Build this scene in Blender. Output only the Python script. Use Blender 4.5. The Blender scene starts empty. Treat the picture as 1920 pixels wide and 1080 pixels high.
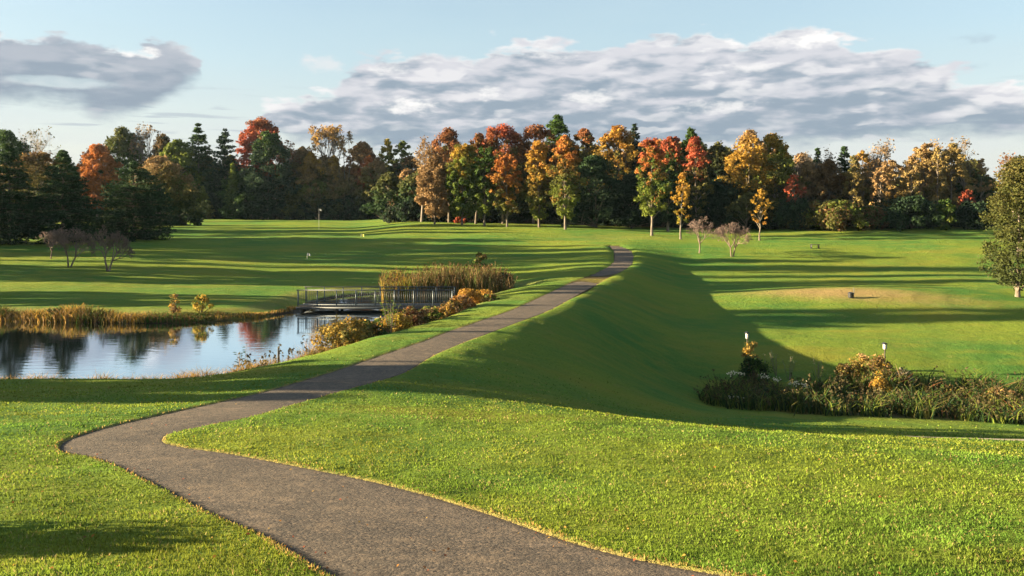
import bpy, math, random
import numpy as np
from math import radians as R

sc = bpy.context.scene
COL = sc.collection
random.seed(7)

# ------------------------------------------------------------------ camera
EYE = 6.7            # metres above the pond
FPX = 1507.0         # focal length in photograph pixels (1920 wide)
HOR = 385.0          # horizon row of the photograph
cam = bpy.data.cameras.new('camera'); camo = bpy.data.objects.new('camera', cam); COL.objects.link(camo)
cam.sensor_width = 36.0; cam.lens = 36.0 * FPX / 1920.0
cam.shift_y = -(540.0 - HOR) / 1920.0
cam.clip_start = 0.1; cam.clip_end = 12000
camo.location = (0, 0, EYE); camo.rotation_euler = (R(90), 0, 0)
sc.camera = camo

# ------------------------------------------------------------------ light
SUN_EL = 11.5
SUN_AZ = -91.0        # degrees from +Y towards +X: the sun stands to the west (-X)
EXPOSURE = 2.74
SKY_STRENGTH = 0.17
SUN_STRENGTH = 5.0
sun = bpy.data.lights.new('sun', 'SUN'); suno = bpy.data.objects.new('sun', sun); COL.objects.link(suno)
sun.energy = SUN_STRENGTH; sun.angle = R(0.5); sun.color = (1.0, 0.81, 0.50)
from mathutils import Vector
sd = Vector((math.sin(R(SUN_AZ)) * math.cos(R(SUN_EL)), math.cos(R(SUN_AZ)) * math.cos(R(SUN_EL)), math.sin(R(SUN_EL))))
suno.rotation_euler = sd.to_track_quat('Z', 'Y').to_euler()
sc.view_settings.view_transform = 'Standard'; sc.view_settings.look = 'None'
sc.view_settings.gamma = 1.0; sc.view_settings.use_curve_mapping = False
sc.view_settings.exposure = EXPOSURE
sc.cycles.max_bounces = 6; sc.cycles.diffuse_bounces = 2; sc.cycles.transparent_max_bounces = 6

W_SKY = None
class NT:
    """small node-tree helper"""
    def __init__(s, tree): s.t = tree; s.L = tree.links
    def n(s, typ, **kw):
        nd = s.t.nodes.new(typ)
        for k, v in kw.items(): setattr(nd, k, v)
        return nd
    def put(s, sock, v):
        if isinstance(v, bpy.types.NodeSocket): s.L.new(v, sock)
        else: sock.default_value = v
    def m(s, op, a, b=None, c=None, clamp=False):
        nd = s.n('ShaderNodeMath', operation=op, use_clamp=clamp)
        s.put(nd.inputs[0], a)
        if b is not None: s.put(nd.inputs[1], b)
        if c is not None: s.put(nd.inputs[2], c)
        return nd.outputs[0]
    def ss(s, v, a, b):          # smoothstep a..b -> 0..1
        nd = s.n('ShaderNodeMapRange', interpolation_type='SMOOTHSTEP')
        s.put(nd.inputs[0], v); s.put(nd.inputs[1], a); s.put(nd.inputs[2], b)
        return nd.outputs[0]
    def mr(s, v, a, b, c, d):
        nd = s.n('ShaderNodeMapRange'); s.put(nd.inputs[0], v)
        for i, q in enumerate((a, b, c, d)): s.put(nd.inputs[i + 1], q)
        return nd.outputs[0]
    def mix(s, f, a, b, blend='MIX'):
        nd = s.n('ShaderNodeMix', data_type='RGBA', blend_type=blend)
        s.put(nd.inputs[0], f)
        s.put(nd.inputs[6], a if isinstance(a, bpy.types.NodeSocket) else (*a, 1))
        s.put(nd.inputs[7], b if isinstance(b, bpy.types.NodeSocket) else (*b, 1))
        return nd.outputs[2]
    def noise(s, vec, scale, detail=4, rough=0.55, dist=0.0):
        flat = s is W_SKY
        nd = s.n('ShaderNodeTexNoise'); s.L.new(vec, nd.inputs['Vector'])
        if flat: nd.noise_dimensions = '2D'
        nd.inputs['Scale'].default_value = scale; nd.inputs['Detail'].default_value = detail
        nd.inputs['Roughness'].default_value = rough; nd.inputs['Distortion'].default_value = dist
        return nd.outputs['Fac']
    def xyz(s, x, y, z):
        nd = s.n('ShaderNodeCombineXYZ')
        for i, q in enumerate((x, y, z)): s.put(nd.inputs[i], q)
        return nd.outputs[0]
    def map(s, vec, scale=(1, 1, 1), loc=(0, 0, 0)):
        nd = s.n('ShaderNodeMapping'); s.L.new(vec, nd.inputs[0])
        nd.inputs['Scale'].default_value = scale; nd.inputs['Location'].default_value = loc
        return nd.outputs[0]

# ---- world: Nishita sky with a cloud bank low over the wood
world = bpy.data.worlds.new('World'); sc.world = world; world.use_nodes = True
wt = world.node_tree; wt.nodes.clear(); W = NT(wt); W_SKY = W
sky = W.n('ShaderNodeTexSky', sky_type='NISHITA'); sky.sun_disc = False
sky.sun_elevation = R(SUN_EL); sky.sun_rotation = R(SUN_AZ); sky.air_density = 1.0; sky.dust_density = 1.6; sky.ozone_density = 1.2
tc = W.n('ShaderNodeTexCoord').outputs['Generated']
sep = W.n('ShaderNodeSeparateXYZ'); W.L.new(tc, sep.inputs[0]); dx, dy, dz = sep.outputs
az = W.m('ARCTAN2', dx, dy)
el = W.m('ARCSINE', dz)
def pa(px, py):
    a = math.atan((px - 960) / FPX); e = math.atan((HOR - py) / FPX * math.cos(a)); return a, e
A0, A1, E1 = -0.62, 0.62, 0.30
def curve(pts):
    fc = W.n('ShaderNodeFloatCurve'); W.put(fc.inputs['Value'], W.mr(az, A0, A1, 0, 1))
    c = fc.mapping.curves[0]
    P = [pa(*p) for p in pts]; P = [((a - A0) / (A1 - A0), e / E1) for a, e in P]
    while len(c.points) < len(P): c.points.new(0.5, 0.5)
    for q, p in zip(c.points, P): q.location = p; q.handle_type = 'VECTOR' if False else 'AUTO'
    fc.mapping.update()
    return W.m('MULTIPLY', fc.outputs[0], E1)
topA = curve([(-40, 60), (0, 64), (40, 70), (100, 82), (150, 94), (210, 88), (300, 92), (355, 108), (385, 150), (410, 200), (440, 260), (470, 250), (500, 208),
              (560, 190), (620, 172), (680, 122), (720, 112), (850, 104), (1010, 88), (1150, 94), (1250, 80), (1340, 72), (1440, 80), (1480, 70), (1535, 60),
              (1590, 84), (1660, 98), (1750, 124), (1850, 168), (1960, 182)])
botA = curve([(-40, 190), (0, 186), (130, 186), (190, 218), (225, 222), (270, 204), (310, 178), (360, 150), (390, 140), (430, 200), (470, 232), (520, 246),
              (600, 264), (700, 272), (830, 278), (1000, 274), (1200, 270), (1350, 272), (1500, 272), (1580, 258), (1720, 250), (1960, 242)])
vec = W.xyz(az, W.m('MULTIPLY', el, 2.4), W.m('MULTIPLY', W.m('ABSOLUTE', W.m('SUBTRACT', az, 3.0)), 0.0))
nbig = W.noise(vec, 9, 3, 0.55)
nmid = W.noise(vec, 17, 6, 0.60, 0.0)
nfin = W.noise(W.map(vec, (0.85, 1.45, 1), (3.1, 1.7, 0)), 14, 6, 0.58, 0.0)
# same noise looked up a little towards the sun: the difference gives lit and shaded flanks of the billows
nhi = W.noise(vec, 42, 4, 0.6, 0.0)
def billow(v, sc_):
    nd = W.n('ShaderNodeTexVoronoi', feature='F1', voronoi_dimensions='2D', normalize=True); W.L.new(v, nd.inputs['Vector']); nd.inputs['Scale'].default_value = sc_
    nd.inputs['Detail'].default_value = 2.0; nd.inputs['Roughness'].default_value = 0.5
    return W.m('SUBTRACT', 1.0, nd.outputs['Distance'])
wv = W.n('ShaderNodeTexNoise'); W.L.new(vec, wv.inputs['Vector']); wv.inputs['Scale'].default_value = 16; wv.inputs['Detail'].default_value = 3; wv.noise_dimensions = '2D'
wa = W.n('ShaderNodeVectorMath', operation='MULTIPLY_ADD'); W.L.new(wv.outputs['Color'], wa.inputs[0]); wa.inputs[1].default_value = (0.035, 0.035, 0.0); W.L.new(vec, wa.inputs[2])
bv = wa.outputs[0]
bil = billow(W.map(bv, (0.78, 1.1, 1)), 17); bil2 = billow(W.map(bv, (0.78, 1.1, 1), (0.008, -0.018, 0)), 17)
edge = W.m('MULTIPLY', W.m('ADD', W.m('MULTIPLY', W.m('SUBTRACT', nmid, 0.5), 0.8), W.m('MULTIPLY', W.m('SUBTRACT', bil, 0.62), 1.1)), 0.060)
dt = W.m('ADD', W.m('SUBTRACT', topA, el), edge)
db = W.m('ADD', W.m('SUBTRACT', el, botA), W.m('MULTIPLY', edge, 0.45))
maskT = W.ss(dt, -0.004, 0.009); maskB = W.ss(db, -0.010, 0.014)
mask = W.m('MULTIPLY', maskT, maskB)
def puff0(px, py, rx, ry, s):
    a, e = pa(px, py)
    d = W.m('ADD', W.m('POWER', W.m('DIVIDE', W.m('SUBTRACT', az, a), rx / FPX), 2.0), W.m('POWER', W.m('DIVIDE', W.m('SUBTRACT', el, e), ry / FPX), 2.0))
    d = W.m('ADD', d, W.m('MULTIPLY', W.m('SUBTRACT', nmid, 0.5), 3.0))
    return W.m('MULTIPLY', W.m('SUBTRACT', 1.0, W.ss(d, 0.0, 1.3)), s)
mask = W.m('MULTIPLY', mask, W.m('SUBTRACT', 1.0, puff0(120, 154, 85, 9, 0.55)))
# the bank breaks up outside the part of the sky the photograph shows
out = W.ss(W.m('ABSOLUTE', az), 0.62, 0.8)
brk = W.ss(nbig, 0.45, 0.6)
mask = W.m('MULTIPLY', mask, W.m('ADD', W.m('SUBTRACT', 1.0, out), W.m('MULTIPLY', out, brk), clamp=True))
# thin streaks low on the left, wisps
stk = W.noise(W.map(vec, (0.7, 5.0, 1), (7.3, 0.4, 0)), 12, 4, 0.5, 0.3)
stm = W.m('MULTIPLY', W.ss(stk, 0.56, 0.70), W.m('MULTIPLY', W.ss(el, 0.06, 0.085), W.m('SUBTRACT', 1.0, W.ss(el, 0.11, 0.15))))
stm = W.m('MULTIPLY', stm, 0.55)
def puff(px, py, rx, ry, s=0.9):
    a, e = pa(px, py)
    d = W.m('ADD', W.m('POWER', W.m('DIVIDE', W.m('SUBTRACT', az, a), rx / FPX), 2.0), W.m('POWER', W.m('DIVIDE', W.m('SUBTRACT', el, e), ry / FPX), 2.0))
    d = W.m('ADD', d, W.m('ADD', W.m('MULTIPLY', W.m('SUBTRACT', nmid, 0.5), 4.0), W.m('MULTIPLY', W.m('SUBTRACT', nhi, 0.5), 3.5)))
    return W.m('MULTIPLY', W.m('SUBTRACT', 1.0, W.ss(d, -0.6, 1.4)), s)
small = W.m('MAXIMUM', puff(600, 120, 42, 14, 0.55), puff(578, 108, 14, 9, 0.8))
darks = W.m('MAXIMUM', puff(1820, 75, 34, 9, 0.4), puff(1815, 125, 26, 7, 0.4))
t = W.m('DIVIDE', W.m('SUBTRACT', el, botA), W.m('MAXIMUM', W.m('SUBTRACT', topA, botA), 0.01))
lit = W.m('MULTIPLY', W.m('SUBTRACT', bil, bil2), 7.0)
shade = W.m('ADD', W.m('ADD', W.m('MULTIPLY', t, 0.65), W.m('MULTIPLY', W.m('SUBTRACT', nfin, 0.5), 1.6)), W.m('MULTIPLY', lit, 0.22))
base = W.mix(W.ss(shade, -0.05, 0.8), (0.195, 0.243, 0.297), (0.450, 0.450, 0.480))
low = W.mix(W.ss(W.m('MULTIPLY', t, 1.0), 0.0, 0.35), (0.16, 0.215, 0.275), base)
base = W.mix(0.35, base, low)
# left cloud is bluer and darker
leftc = W.m('SUBTRACT', 1.0, W.ss(az, -0.40, -0.33))
base = W.mix(W.m('MULTIPLY', leftc, 0.6), base, (0.19, 0.23, 0.28))
puffs = W.m('ADD', W.m('MULTIPLY', W.m('MULTIPLY', W.ss(lit, 0.05, 0.9), W.ss(nbig, 0.42, 0.62)), 0.55), W.m('MULTIPLY', W.m('SUBTRACT', 1.0, W.ss(dt, 0.0, 0.016)), W.ss(nbig, 0.42, 0.56)), clamp=True)
heap = W.m('MAXIMUM', W.m('MAXIMUM', puff(1530, 74, 46, 16, 1.0), puff(770, 198, 50, 18, 0.9)), W.m('MAXIMUM', puff(915, 178, 36, 14, 0.8), puff(1110, 186, 60, 14, 0.7)))
heap = W.m('MAXIMUM', heap, W.m('MAXIMUM', puff(262, 97, 52, 9, 0.9), puff(1390, 84, 80, 13, 0.8)))
heap = W.m('MAXIMUM', heap, W.m('MAXIMUM', puff(1020, 100, 60, 14, 0.6), W.m('MAXIMUM', puff(730, 128, 36, 16, 0.7), puff(40, 72, 50, 8, 0.7))))
heap = W.m('MAXIMUM', heap, W.m('MAXIMUM', puff(1330, 202, 90, 12, 0.6), puff(1380, 128, 60, 9, 0.6)))
puffs = W.m('MAXIMUM', W.m('MULTIPLY', puffs, W.m('SUBTRACT', 0.60, W.m('MULTIPLY', leftc, 0.35))), heap)
cloudc = W.mix(puffs, base, (0.68, 0.66, 0.64))
skyc = W.n('ShaderNodeVectorMath', operation='SCALE'); W.L.new(sky.outputs[0], skyc.inputs[0]); skyc.inputs['Scale'].default_value = SKY_STRENGTH
# the pale veil of thin high cloud that whitens the sky towards the horizon
veil = W.m('ADD', W.m('MULTIPLY', W.m('SUBTRACT', 1.0, W.ss(el, 0.03, 0.30)), 0.42), 0.45)
vn = W.noise(W.map(vec, (1, 2.2, 1), (1, 1, 0)), 5, 4, 0.5)
veil = W.m('MULTIPLY', veil, W.m('SUBTRACT', 1.0, W.m('MULTIPLY', W.ss(el, 0.30, 0.85), 0.55)))
veil = W.m('MULTIPLY', veil, W.m('ADD', 0.75, W.m('MULTIPLY', vn, 0.5)), clamp=True)
veilc = W.mix(W.ss(el, 0.03, 0.22), (0.475, 0.495, 0.490), (0.37, 0.475, 0.515))
c1 = W.mix(veil, skyc.outputs[0], veilc)
c2 = W.mix(stm, c1, (0.27, 0.31, 0.36))
c3 = W.mix(darks, c2, (0.27, 0.33, 0.39))
c4 = W.mix(small, c3, (0.56, 0.54, 0.54))
c5 = W.mix(W.m('MULTIPLY', mask, 0.95), c4, cloudc)
bg = W.n('ShaderNodeBackground'); W.L.new(c5, bg.inputs[0]); bg.inputs[1].default_value = 0.245
wo = W.n('ShaderNodeOutputWorld'); W.L.new(bg.outputs[0], wo.inputs[0])

# ------------------------------------------------------------------ the lie of the land (water level = 0)
FY = [-60, -20, 0, 4, 7, 11, 15, 18.5, 22, 26, 30, 40, 50, 65, 75, 90, 110, 135, 200, 400, 4000]
FZ = [5.4, 5.2, 5.0, 4.12, 3.5, 2.85, 2.3, 1.88, 1.52, 1.3, 1.2, 1.14, 1.1, 1.1, 1.3, 2.3, 3.45, 4.1, 4.5, 4.8, 4.8]
from_y = np.linspace(-60, 300, 7201)
_f = np.interp(from_y, FY, FZ)
k = np.exp(-0.5 * (np.arange(-60, 61) * 0.05 / 1.2) ** 2); k /= k.sum()
_f = np.convolve(np.pad(_f, 60, mode='edge'), k, mode='valid')
def F(Y):
    Y = np.asarray(Y, float)
    return np.where(Y < 290, np.interp(Y, from_y, _f), np.interp(Y, FY, FZ))
VY = [-60, 0, 4, 7, 11, 15, 18, 20, 22, 24, 28, 32, 36, 40, 42, 44, 46, 54, 65, 78, 90, 110, 135]
VZ = [5.4, 5.0, 4.12, 3.5, 2.83, 2.25, 1.72, 1.25, 0.72, 0.22, -0.6, -1.3, -1.9, -2.2, -1.95, -1.45, -1.15, -0.75, -0.3, 0.6, 2.0, 3.4, 4.1]
_v = np.interp(from_y, VY, VZ); _v[from_y > 135] = _f[from_y > 135]
_v = np.convolve(np.pad(_v, 60, mode='edge'), k, mode='valid')
def V(Y):
    Y = np.asarray(Y, float)
    return np.where(Y < 132, np.interp(Y, from_y, _v), F(Y))

def solveY(py):
    """distance at which the path's long profile is seen at photo row py"""
    ys = np.linspace(2, 260, 20000); rows = HOR + (EYE - F(ys)) / ys * FPX
    i = np.argmax(rows <= py); return float(ys[i])
def ground_pt(px, py):
    y = solveY(py); return ((px - 960) / FPX * y, y)

pairs = [((630, 1080), (1386, 1080)), ((500, 1005), (1107, 1023)), ((380, 952), (890, 953)), ((300, 910), (700, 901)), ((210, 867), (450, 852)),
         ((165, 853), (352, 838)), ((130, 848), (318, 831)), ((112, 838), (306, 827)), ((130, 822), (306, 820)), ((200, 800), (318, 812)), ((290, 779), (385, 797)),
         ((340, 768), (470, 780)), ((400, 755), (550, 757)), ((500, 732), (640, 732)), ((604, 702), (752, 700)), ((712, 666), (812, 666)),
         ((790, 640), (873, 640)), ((838, 622), (921, 622)), ((905, 599), (980, 600)), ((960, 580), (1032, 580)), ((1022, 552), (1084, 552)),
         ((1072, 529), (1128, 529)), ((1136, 502), (1177, 502)), ((1150, 490), (1187, 490)), ((1152, 477), (1188, 477)), ((1148, 468), (1180, 468)), ((1140, 461), (1160, 461))]
PL = [ground_pt(*a) for a, b in pairs]; PR = [ground_pt(*b) for a, b in pairs]
PL = [(4.6, -0.5), (1.1, 3.3)] + PL; PR = [(8.2, 1.2), (5.0, 4.6)] + PR
def catmull(P, n=8):
    P = np.array(P); o = []
    for i in range(len(P) - 1):
        a, b, c, d = P[max(i - 1, 0)], P[i], P[i + 1], P[min(i + 2, len(P) - 1)]
        for j in range(n):
            t = j / n
            o.append(0.5 * ((2 * b) + (-a + c) * t + (2 * a - 5 * b + 4 * c - d) * t * t + (-a + 3 * b - 3 * c + d) * t ** 3))
    o.append(P[-1]); return np.array(o)
PLs, PRs = catmull(PL), catmull(PR)
PATH_POLY = np.vstack([PLs, PRs[::-1]])

def seg_dist(X, Y, P, closed=False):
    d = np.full(X.shape, 1e9)
    n = len(P)
    for i in range(n if closed else n - 1):
        a = P[i]; b = P[(i + 1) % n]; ab = b - a; L = ab @ ab + 1e-12
        t = np.clip(((X - a[0]) * ab[0] + (Y - a[1]) * ab[1]) / L, 0, 1)
        dd = (X - a[0] - t * ab[0]) ** 2 + (Y - a[1] - t * ab[1]) ** 2
        np.minimum(d, dd, out=d)
    return np.sqrt(d)
def inside(X, Y, P):
    r = np.zeros(X.shape, bool); n = len(P); j = n - 1
    for i in range(n):
        xi, yi = P[i]; xj, yj = P[j]
        c = ((yi > Y) != (yj > Y)) & (X < (xj - xi) * (Y - yi) / (yj - yi + 1e-15) + xi)
        r ^= c; j = i
    return r
def sdf(X, Y, P):
    """signed distance, positive outside; exact within 12 m, large beyond"""
    X = np.asarray(X, float); Y = np.asarray(Y, float)
    out = np.full(X.shape, 50.0)
    m = (X > P[:, 0].min() - 12) & (X < P[:, 0].max() + 12) & (Y > P[:, 1].min() - 12) & (Y < P[:, 1].max() + 12)
    if m.any():
        x, y = X[m], Y[m]; d = seg_dist(x, y, P, True); d[inside(x, y, P)] *= -1; out[m] = d
    return out
POND = np.array([(-70, 32), (-40, 31.2), (-22, 30.2), (-15.5, 29.6), (-12.5, 29.9), (-10.4, 31.0), (-8.9, 33.4), (-7.7, 36.5), (-6.1, 40), (-5.0, 44), (-4.2, 48), (-3.8, 52),
                 (-3.6, 56), (-2.6, 59), (-0.2, 61.5), (-3, 63), (-8, 61.8), (-12.2, 59), (-13.6, 55.5), (-13.6, 51), (-15, 48.0), (-18, 45.9), (-22, 45.6), (-30, 46.6), (-45, 47.5), (-70, 48)])
POND = catmull(np.vstack([POND, POND[:1]]), 3)[:-1]

# crest line of the dam: a little to the right of the path
_cy = np.concatenate([[-60, 14], PRs[68:, 1], [96, 130]]); _cx = np.concatenate([[-2, -6.0], PRs[68:, 0] + 0.25, [15, 20]])
_o = np.argsort(_cy); _cy = _cy[_o]; _cx = _cx[_o]
_u = np.linspace(-60, 130, 1900); _c = np.interp(_u, _cy, _cx)
kk = np.exp(-0.5 * (np.arange(-40, 41) * 0.1 / 1.2) ** 2); kk /= kk.sum(); _c = np.convolve(np.pad(_c, 40, mode='edge'), kk, mode='valid')
def crest(Y): return np.interp(Y, _u, _c)

def vnoise(X, Y, s, seed=0):
    """cheap smooth value noise on a lattice"""
    r = np.random.RandomState(seed).rand(256, 256)
    x = X * s; y = Y * s; xi = np.floor(x).astype(int); yi = np.floor(y).astype(int); fx = x - xi; fy = y - yi
    fx = fx * fx * (3 - 2 * fx); fy = fy * fy * (3 - 2 * fy)
    g = lambda a, b: r[a % 256, b % 256]
    return (g(xi, yi) * (1 - fx) + g(xi + 1, yi) * fx) * (1 - fy) + (g(xi, yi + 1) * (1 - fx) + g(xi + 1, yi + 1) * fx) * fy
def sstep(t): t = np.clip(t, 0, 1); return t * t * (3 - 2 * t)
_rng0 = np.random.RandomState(3)
_w = [(_rng0.uniform(0, 6.28), _rng0.uniform(0, 6.28), s) for s in (0.35, 0.22, 0.13, 0.09, 0.6, 0.05)]
def ripple(X, Y):
    z = 0
    for i, (a, b, s) in enumerate(_w): z = z + np.sin(X * s * math.cos(a) + Y * s * math.sin(a) + b) * [0.03, 0.05, 0.10, 0.14, 0.012, 0.2][i]
    return z
def H(X, Y, pathcut=True):
    X, Y = np.broadcast_arrays(np.asarray(X, float), np.asarray(Y, float))
    f = F(Y)
    dp = sdf(X, Y, PATH_POLY)
    away = sstep((dp - 1.0) / 7.0)
    # left of the path the lawn falls to the pond; the right falls into the valley
    leftlow = np.interp(Y, [-60, 16, 22, 29, 46, 56, 66, 76, 90], [0, 0, 0.15, 0.75, 0.75, 0.72, 0.45, 0.1, 0])
    wl = sstep((crest(Y) - 3.4 - X) / 6.0)
    z = f - leftlow * wl
    W_ = np.interp(Y, [-60, 14, 24, 34, 46, 60, 75, 95], [30, 17, 10, 10, 7.5, 6, 5, 8])
    wr = sstep((X - crest(Y)) / W_ * 0.96) ** 0.85
    zr = V(Y) - np.clip(X - 2, 0, 24) * 0.036 * sstep((Y - 6) / 12) * sstep((46 - Y) / 12)
    z = z * (1 - wr) + zr * wr
    # the western fairway stays lower and runs back further to the wood
    wl2 = sstep((-X / np.clip(Y, 20, None) - 0.115) / 0.09) * sstep((Y - 82) / 30)
    z = z * (1 - wl2) + np.interp(Y, [70, 90, 115, 150, 185, 240, 400, 4000], [1.2, 2.05, 2.85, 3.25, 3.4, 3.6, 4.4, 4.8]) * wl2
    z = z + 0.011 * np.clip(-X - 10, 0, 45) * sstep((Y - 49) / 6) * sstep((110 - Y) / 30)
    # swells
    amp = away * np.interp(Y, [-60, 5, 20, 60, 110, 150], [0.2, 0.25, 0.5, 1.0, 0.9, 0.9])
    z = z + ripple(X, Y) * amp * np.interp(Y, [40, 70], [0.7, 1.0])
    turf = sstep(dp / 0.5) * (np.abs(X) < 120) * (Y > -10)
    z = z + turf * (0.075 * (vnoise(X, Y, 0.33, 41) - 0.5) + 0.050 * (vnoise(X, Y, 0.9, 42) - 0.5) + 0.022 * (vnoise(X, Y, 2.3, 43) - 0.5) + 0.20 * (vnoise(X, Y, 0.10, 44) - 0.5) * sstep((Y - 30) / 20))
    # the dry bank east of the dam and the swale in front of it
    z = z + 0.75 * np.exp(-((X - 27) / 13.0) ** 2 - ((Y - 62 - 0.10 * (X - 27)) / 5.5) ** 2)
    z = z - 0.35 * np.exp(-((X - 22) / 14.0) ** 2 - ((Y - 53) / 3.5) ** 2)
    # far hills keep low
    ds = sdf(X, Y, POND)
    b = sstep((ds + 0.05) / 2.6)
    shore = 0.10
    z = np.where(ds < 3, (z * b + shore * (1 - b)), z)
    z = np.where(ds < 0.25, shore - 0.9 * sstep((0.25 - ds) / 1.3), z)
    if pathcut:
        z = z + np.where(dp < 6, 0, 0)
        z = z - 0.055 * sstep((0.04 - dp) / 0.10)
    return z
def Hs(x, y): return float(H(np.array([x]), np.array([y]))[0])

def add_mesh(name, verts, faces, mat=None, cols=None, smooth=False, parent=None, uniform=None, attr=None):
    """verts (n,3) numpy, faces (m,k) numpy with k = 3 or 4"""
    verts = np.asarray(verts, np.float32); faces = np.asarray(faces, np.int32)
    me = bpy.data.meshes.new(name); k = faces.shape[1]
    me.vertices.add(len(verts)); me.vertices.foreach_set('co', verts.ravel())
    me.loops.add(faces.size); me.loops.foreach_set('vertex_index', faces.ravel())
    me.polygons.add(len(faces)); me.polygons.foreach_set('loop_start', np.arange(0, faces.size, k, dtype=np.int32))
    me.polygons.foreach_set('loop_total', np.full(len(faces), k, np.int32))
    if smooth: me.polygons.foreach_set('use_smooth', np.ones(len(faces), bool))
    me.update(calc_edges=True)
    if cols is not None:
        a = me.color_attributes.new('col', 'FLOAT_COLOR', 'POINT')
        c = np.ones((len(verts), 4), np.float32); c[:, :3] = cols; a.data.foreach_set('color', c.ravel())
    for kname, kv in (attr or {}).items():
        a = me.attributes.new(kname, 'FLOAT', 'POINT'); a.data.foreach_set('value', np.asarray(kv, np.float32))
    if mat is not None: me.materials.append(mat)
    o = bpy.data.objects.new(name, me); COL.objects.link(o)
    if parent is not None: o.parent = parent
    return o
def tag(o, label=None, cat=None, group=None, kind=None):
    if label: o['label'] = label
    if cat: o['category'] = cat
    if group: o['group'] = group
    if kind: o['kind'] = kind
    return o
def empty(name, loc, label, cat, group=None, rz=0):
    o = bpy.data.objects.new(name, None); COL.objects.link(o); o.location = loc; o.rotation_euler = (0, 0, rz)
    o.empty_display_size = 0.3
    return tag(o, label, cat, group)

# ------------------------------------------------------------------ materials
def material(name):
    m = bpy.data.materials.new(name); m.use_nodes = True; m.node_tree.nodes.clear()
    N = NT(m.node_tree); out = N.n('ShaderNodeOutputMaterial'); return m, N, out
def principled(N, col, rough=0.8, spec=0.3):
    p = N.n('ShaderNodeBsdfPrincipled'); N.put(p.inputs['Base Color'], col if isinstance(col, bpy.types.NodeSocket) else (*col, 1))
    N.put(p.inputs['Roughness'], rough); N.put(p.inputs['Specular IOR Level'], spec); return p

def leaf_material(name, transl=0.35, rough=0.65, spec=0.25):
    m, N, out = material(name)
    a = N.n('ShaderNodeAttribute', attribute_name='col')
    p = principled(N, a.outputs['Color'], rough, spec)
    t = N.n('ShaderNodeBsdfTranslucent'); N.L.new(a.outputs['Color'], t.inputs[0])
    mx = N.n('ShaderNodeMixShader'); mx.inputs[0].default_value = transl
    N.L.new(p.outputs[0], mx.inputs[1]); N.L.new(t.outputs[0], mx.inputs[2]); N.L.new(mx.outputs[0], out.inputs[0])
    return m
M_leaf = leaf_material('leaves', 0.35, 0.75, 0.10)
M_needle = leaf_material('needles', 0.12, 0.8, 0.08)
M_grass = leaf_material('grass_blades', 0.42, 0.8, 0.06)
M_reed = leaf_material('reed_blades', 0.30, 0.85, 0.04)

def bark_material(name, c1, c2, scale=6):
    m, N, out = material(name)
    tcd = N.n('ShaderNodeTexCoord').outputs['Object']
    n = N.noise(N.map(tcd, (1, 1, 0.25)), scale, 5, 0.6)
    c = N.mix(N.ss(n, 0.35, 0.65), c1, c2)
    p = principled(N, c, 0.9, 0.15)
    b = N.n('ShaderNodeBump'); b.inputs['Strength'].default_value = 0.6; b.inputs['Distance'].default_value = 0.03
    N.L.new(n, b.inputs['Height']); N.L.new(b.outputs[0], p.inputs['Normal']); N.L.new(p.outputs[0], out.inputs[0])
    return m
M_bark = bark_material('bark', (0.09, 0.07, 0.055), (0.20, 0.165, 0.13))
M_palebark = bark_material('pale_bark', (0.10, 0.085, 0.07), (0.19, 0.16, 0.13))
M_twig = bark_material('twigs', (0.115, 0.082, 0.072), (0.19, 0.135, 0.115))
M_graytwig = bark_material('grey_twigs', (0.15, 0.125, 0.105), (0.24, 0.20, 0.175))

# lawn
m, N, out = material('lawn'); M_lawn = m
geo = N.n('ShaderNodeNewGeometry'); pos = geo.outputs['Position']
dry = N.n('ShaderNodeAttribute', attribute_name='dry').outputs['Fac']
mud = N.n('ShaderNodeAttribute', attribute_name='mud').outputs['Fac']
n1 = N.noise(pos, 0.09, 4, 0.55); n2 = N.noise(N.map(pos, (0.6, 1.8, 1)), 0.55, 5, 0.6); n3 = N.noise(pos, 9.0, 4, 0.6); n4 = N.noise(pos, 2.2, 4, 0.6)
c = N.mix(N.ss(n1, 0.35, 0.65), (0.064, 0.150, 0.030), (0.146, 0.192, 0.027))
c = N.mix(N.m('MULTIPLY', N.ss(n2, 0.42, 0.70), 0.55), c, (0.176, 0.196, 0.030))
c = N.mix(N.m('MULTIPLY', N.ss(n3, 0.45, 0.75), 0.5), c, (0.034, 0.092, 0.018))
drym = N.ss(N.m('ADD', dry, N.m('MULTIPLY', N.m('SUBTRACT', n4, 0.5), 0.5)), 0.15, 0.95)
c = N.mix(drym, c, (0.27, 0.19, 0.080))
mudm = N.ss(N.m('ADD', mud, N.m('MULTIPLY', N.m('SUBTRACT', n3, 0.5), 0.8)), 0.3, 0.7)
c = N.mix(mudm, c, (0.060, 0.045, 0.028))
n6 = N.noise(N.map(pos, (0.5, 1.6, 1)), 0.16, 5, 0.6)
c = N.mix(N.m('MULTIPLY', N.ss(n6, 0.50, 0.68), 0.55), c, (0.205, 0.185, 0.030))
c = N.mix(N.m('MULTIPLY', N.ss(N.noise(pos, 0.9, 5, 0.65), 0.55, 0.75), 0.35), c, (0.22, 0.18, 0.055))
p = principled(N, c, 0.9, 0.04)
p.inputs['Sheen Weight'].default_value = 0.18; p.inputs['Sheen Roughness'].default_value = 0.5; N.L.new(c, p.inputs['Sheen Tint'])
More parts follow.
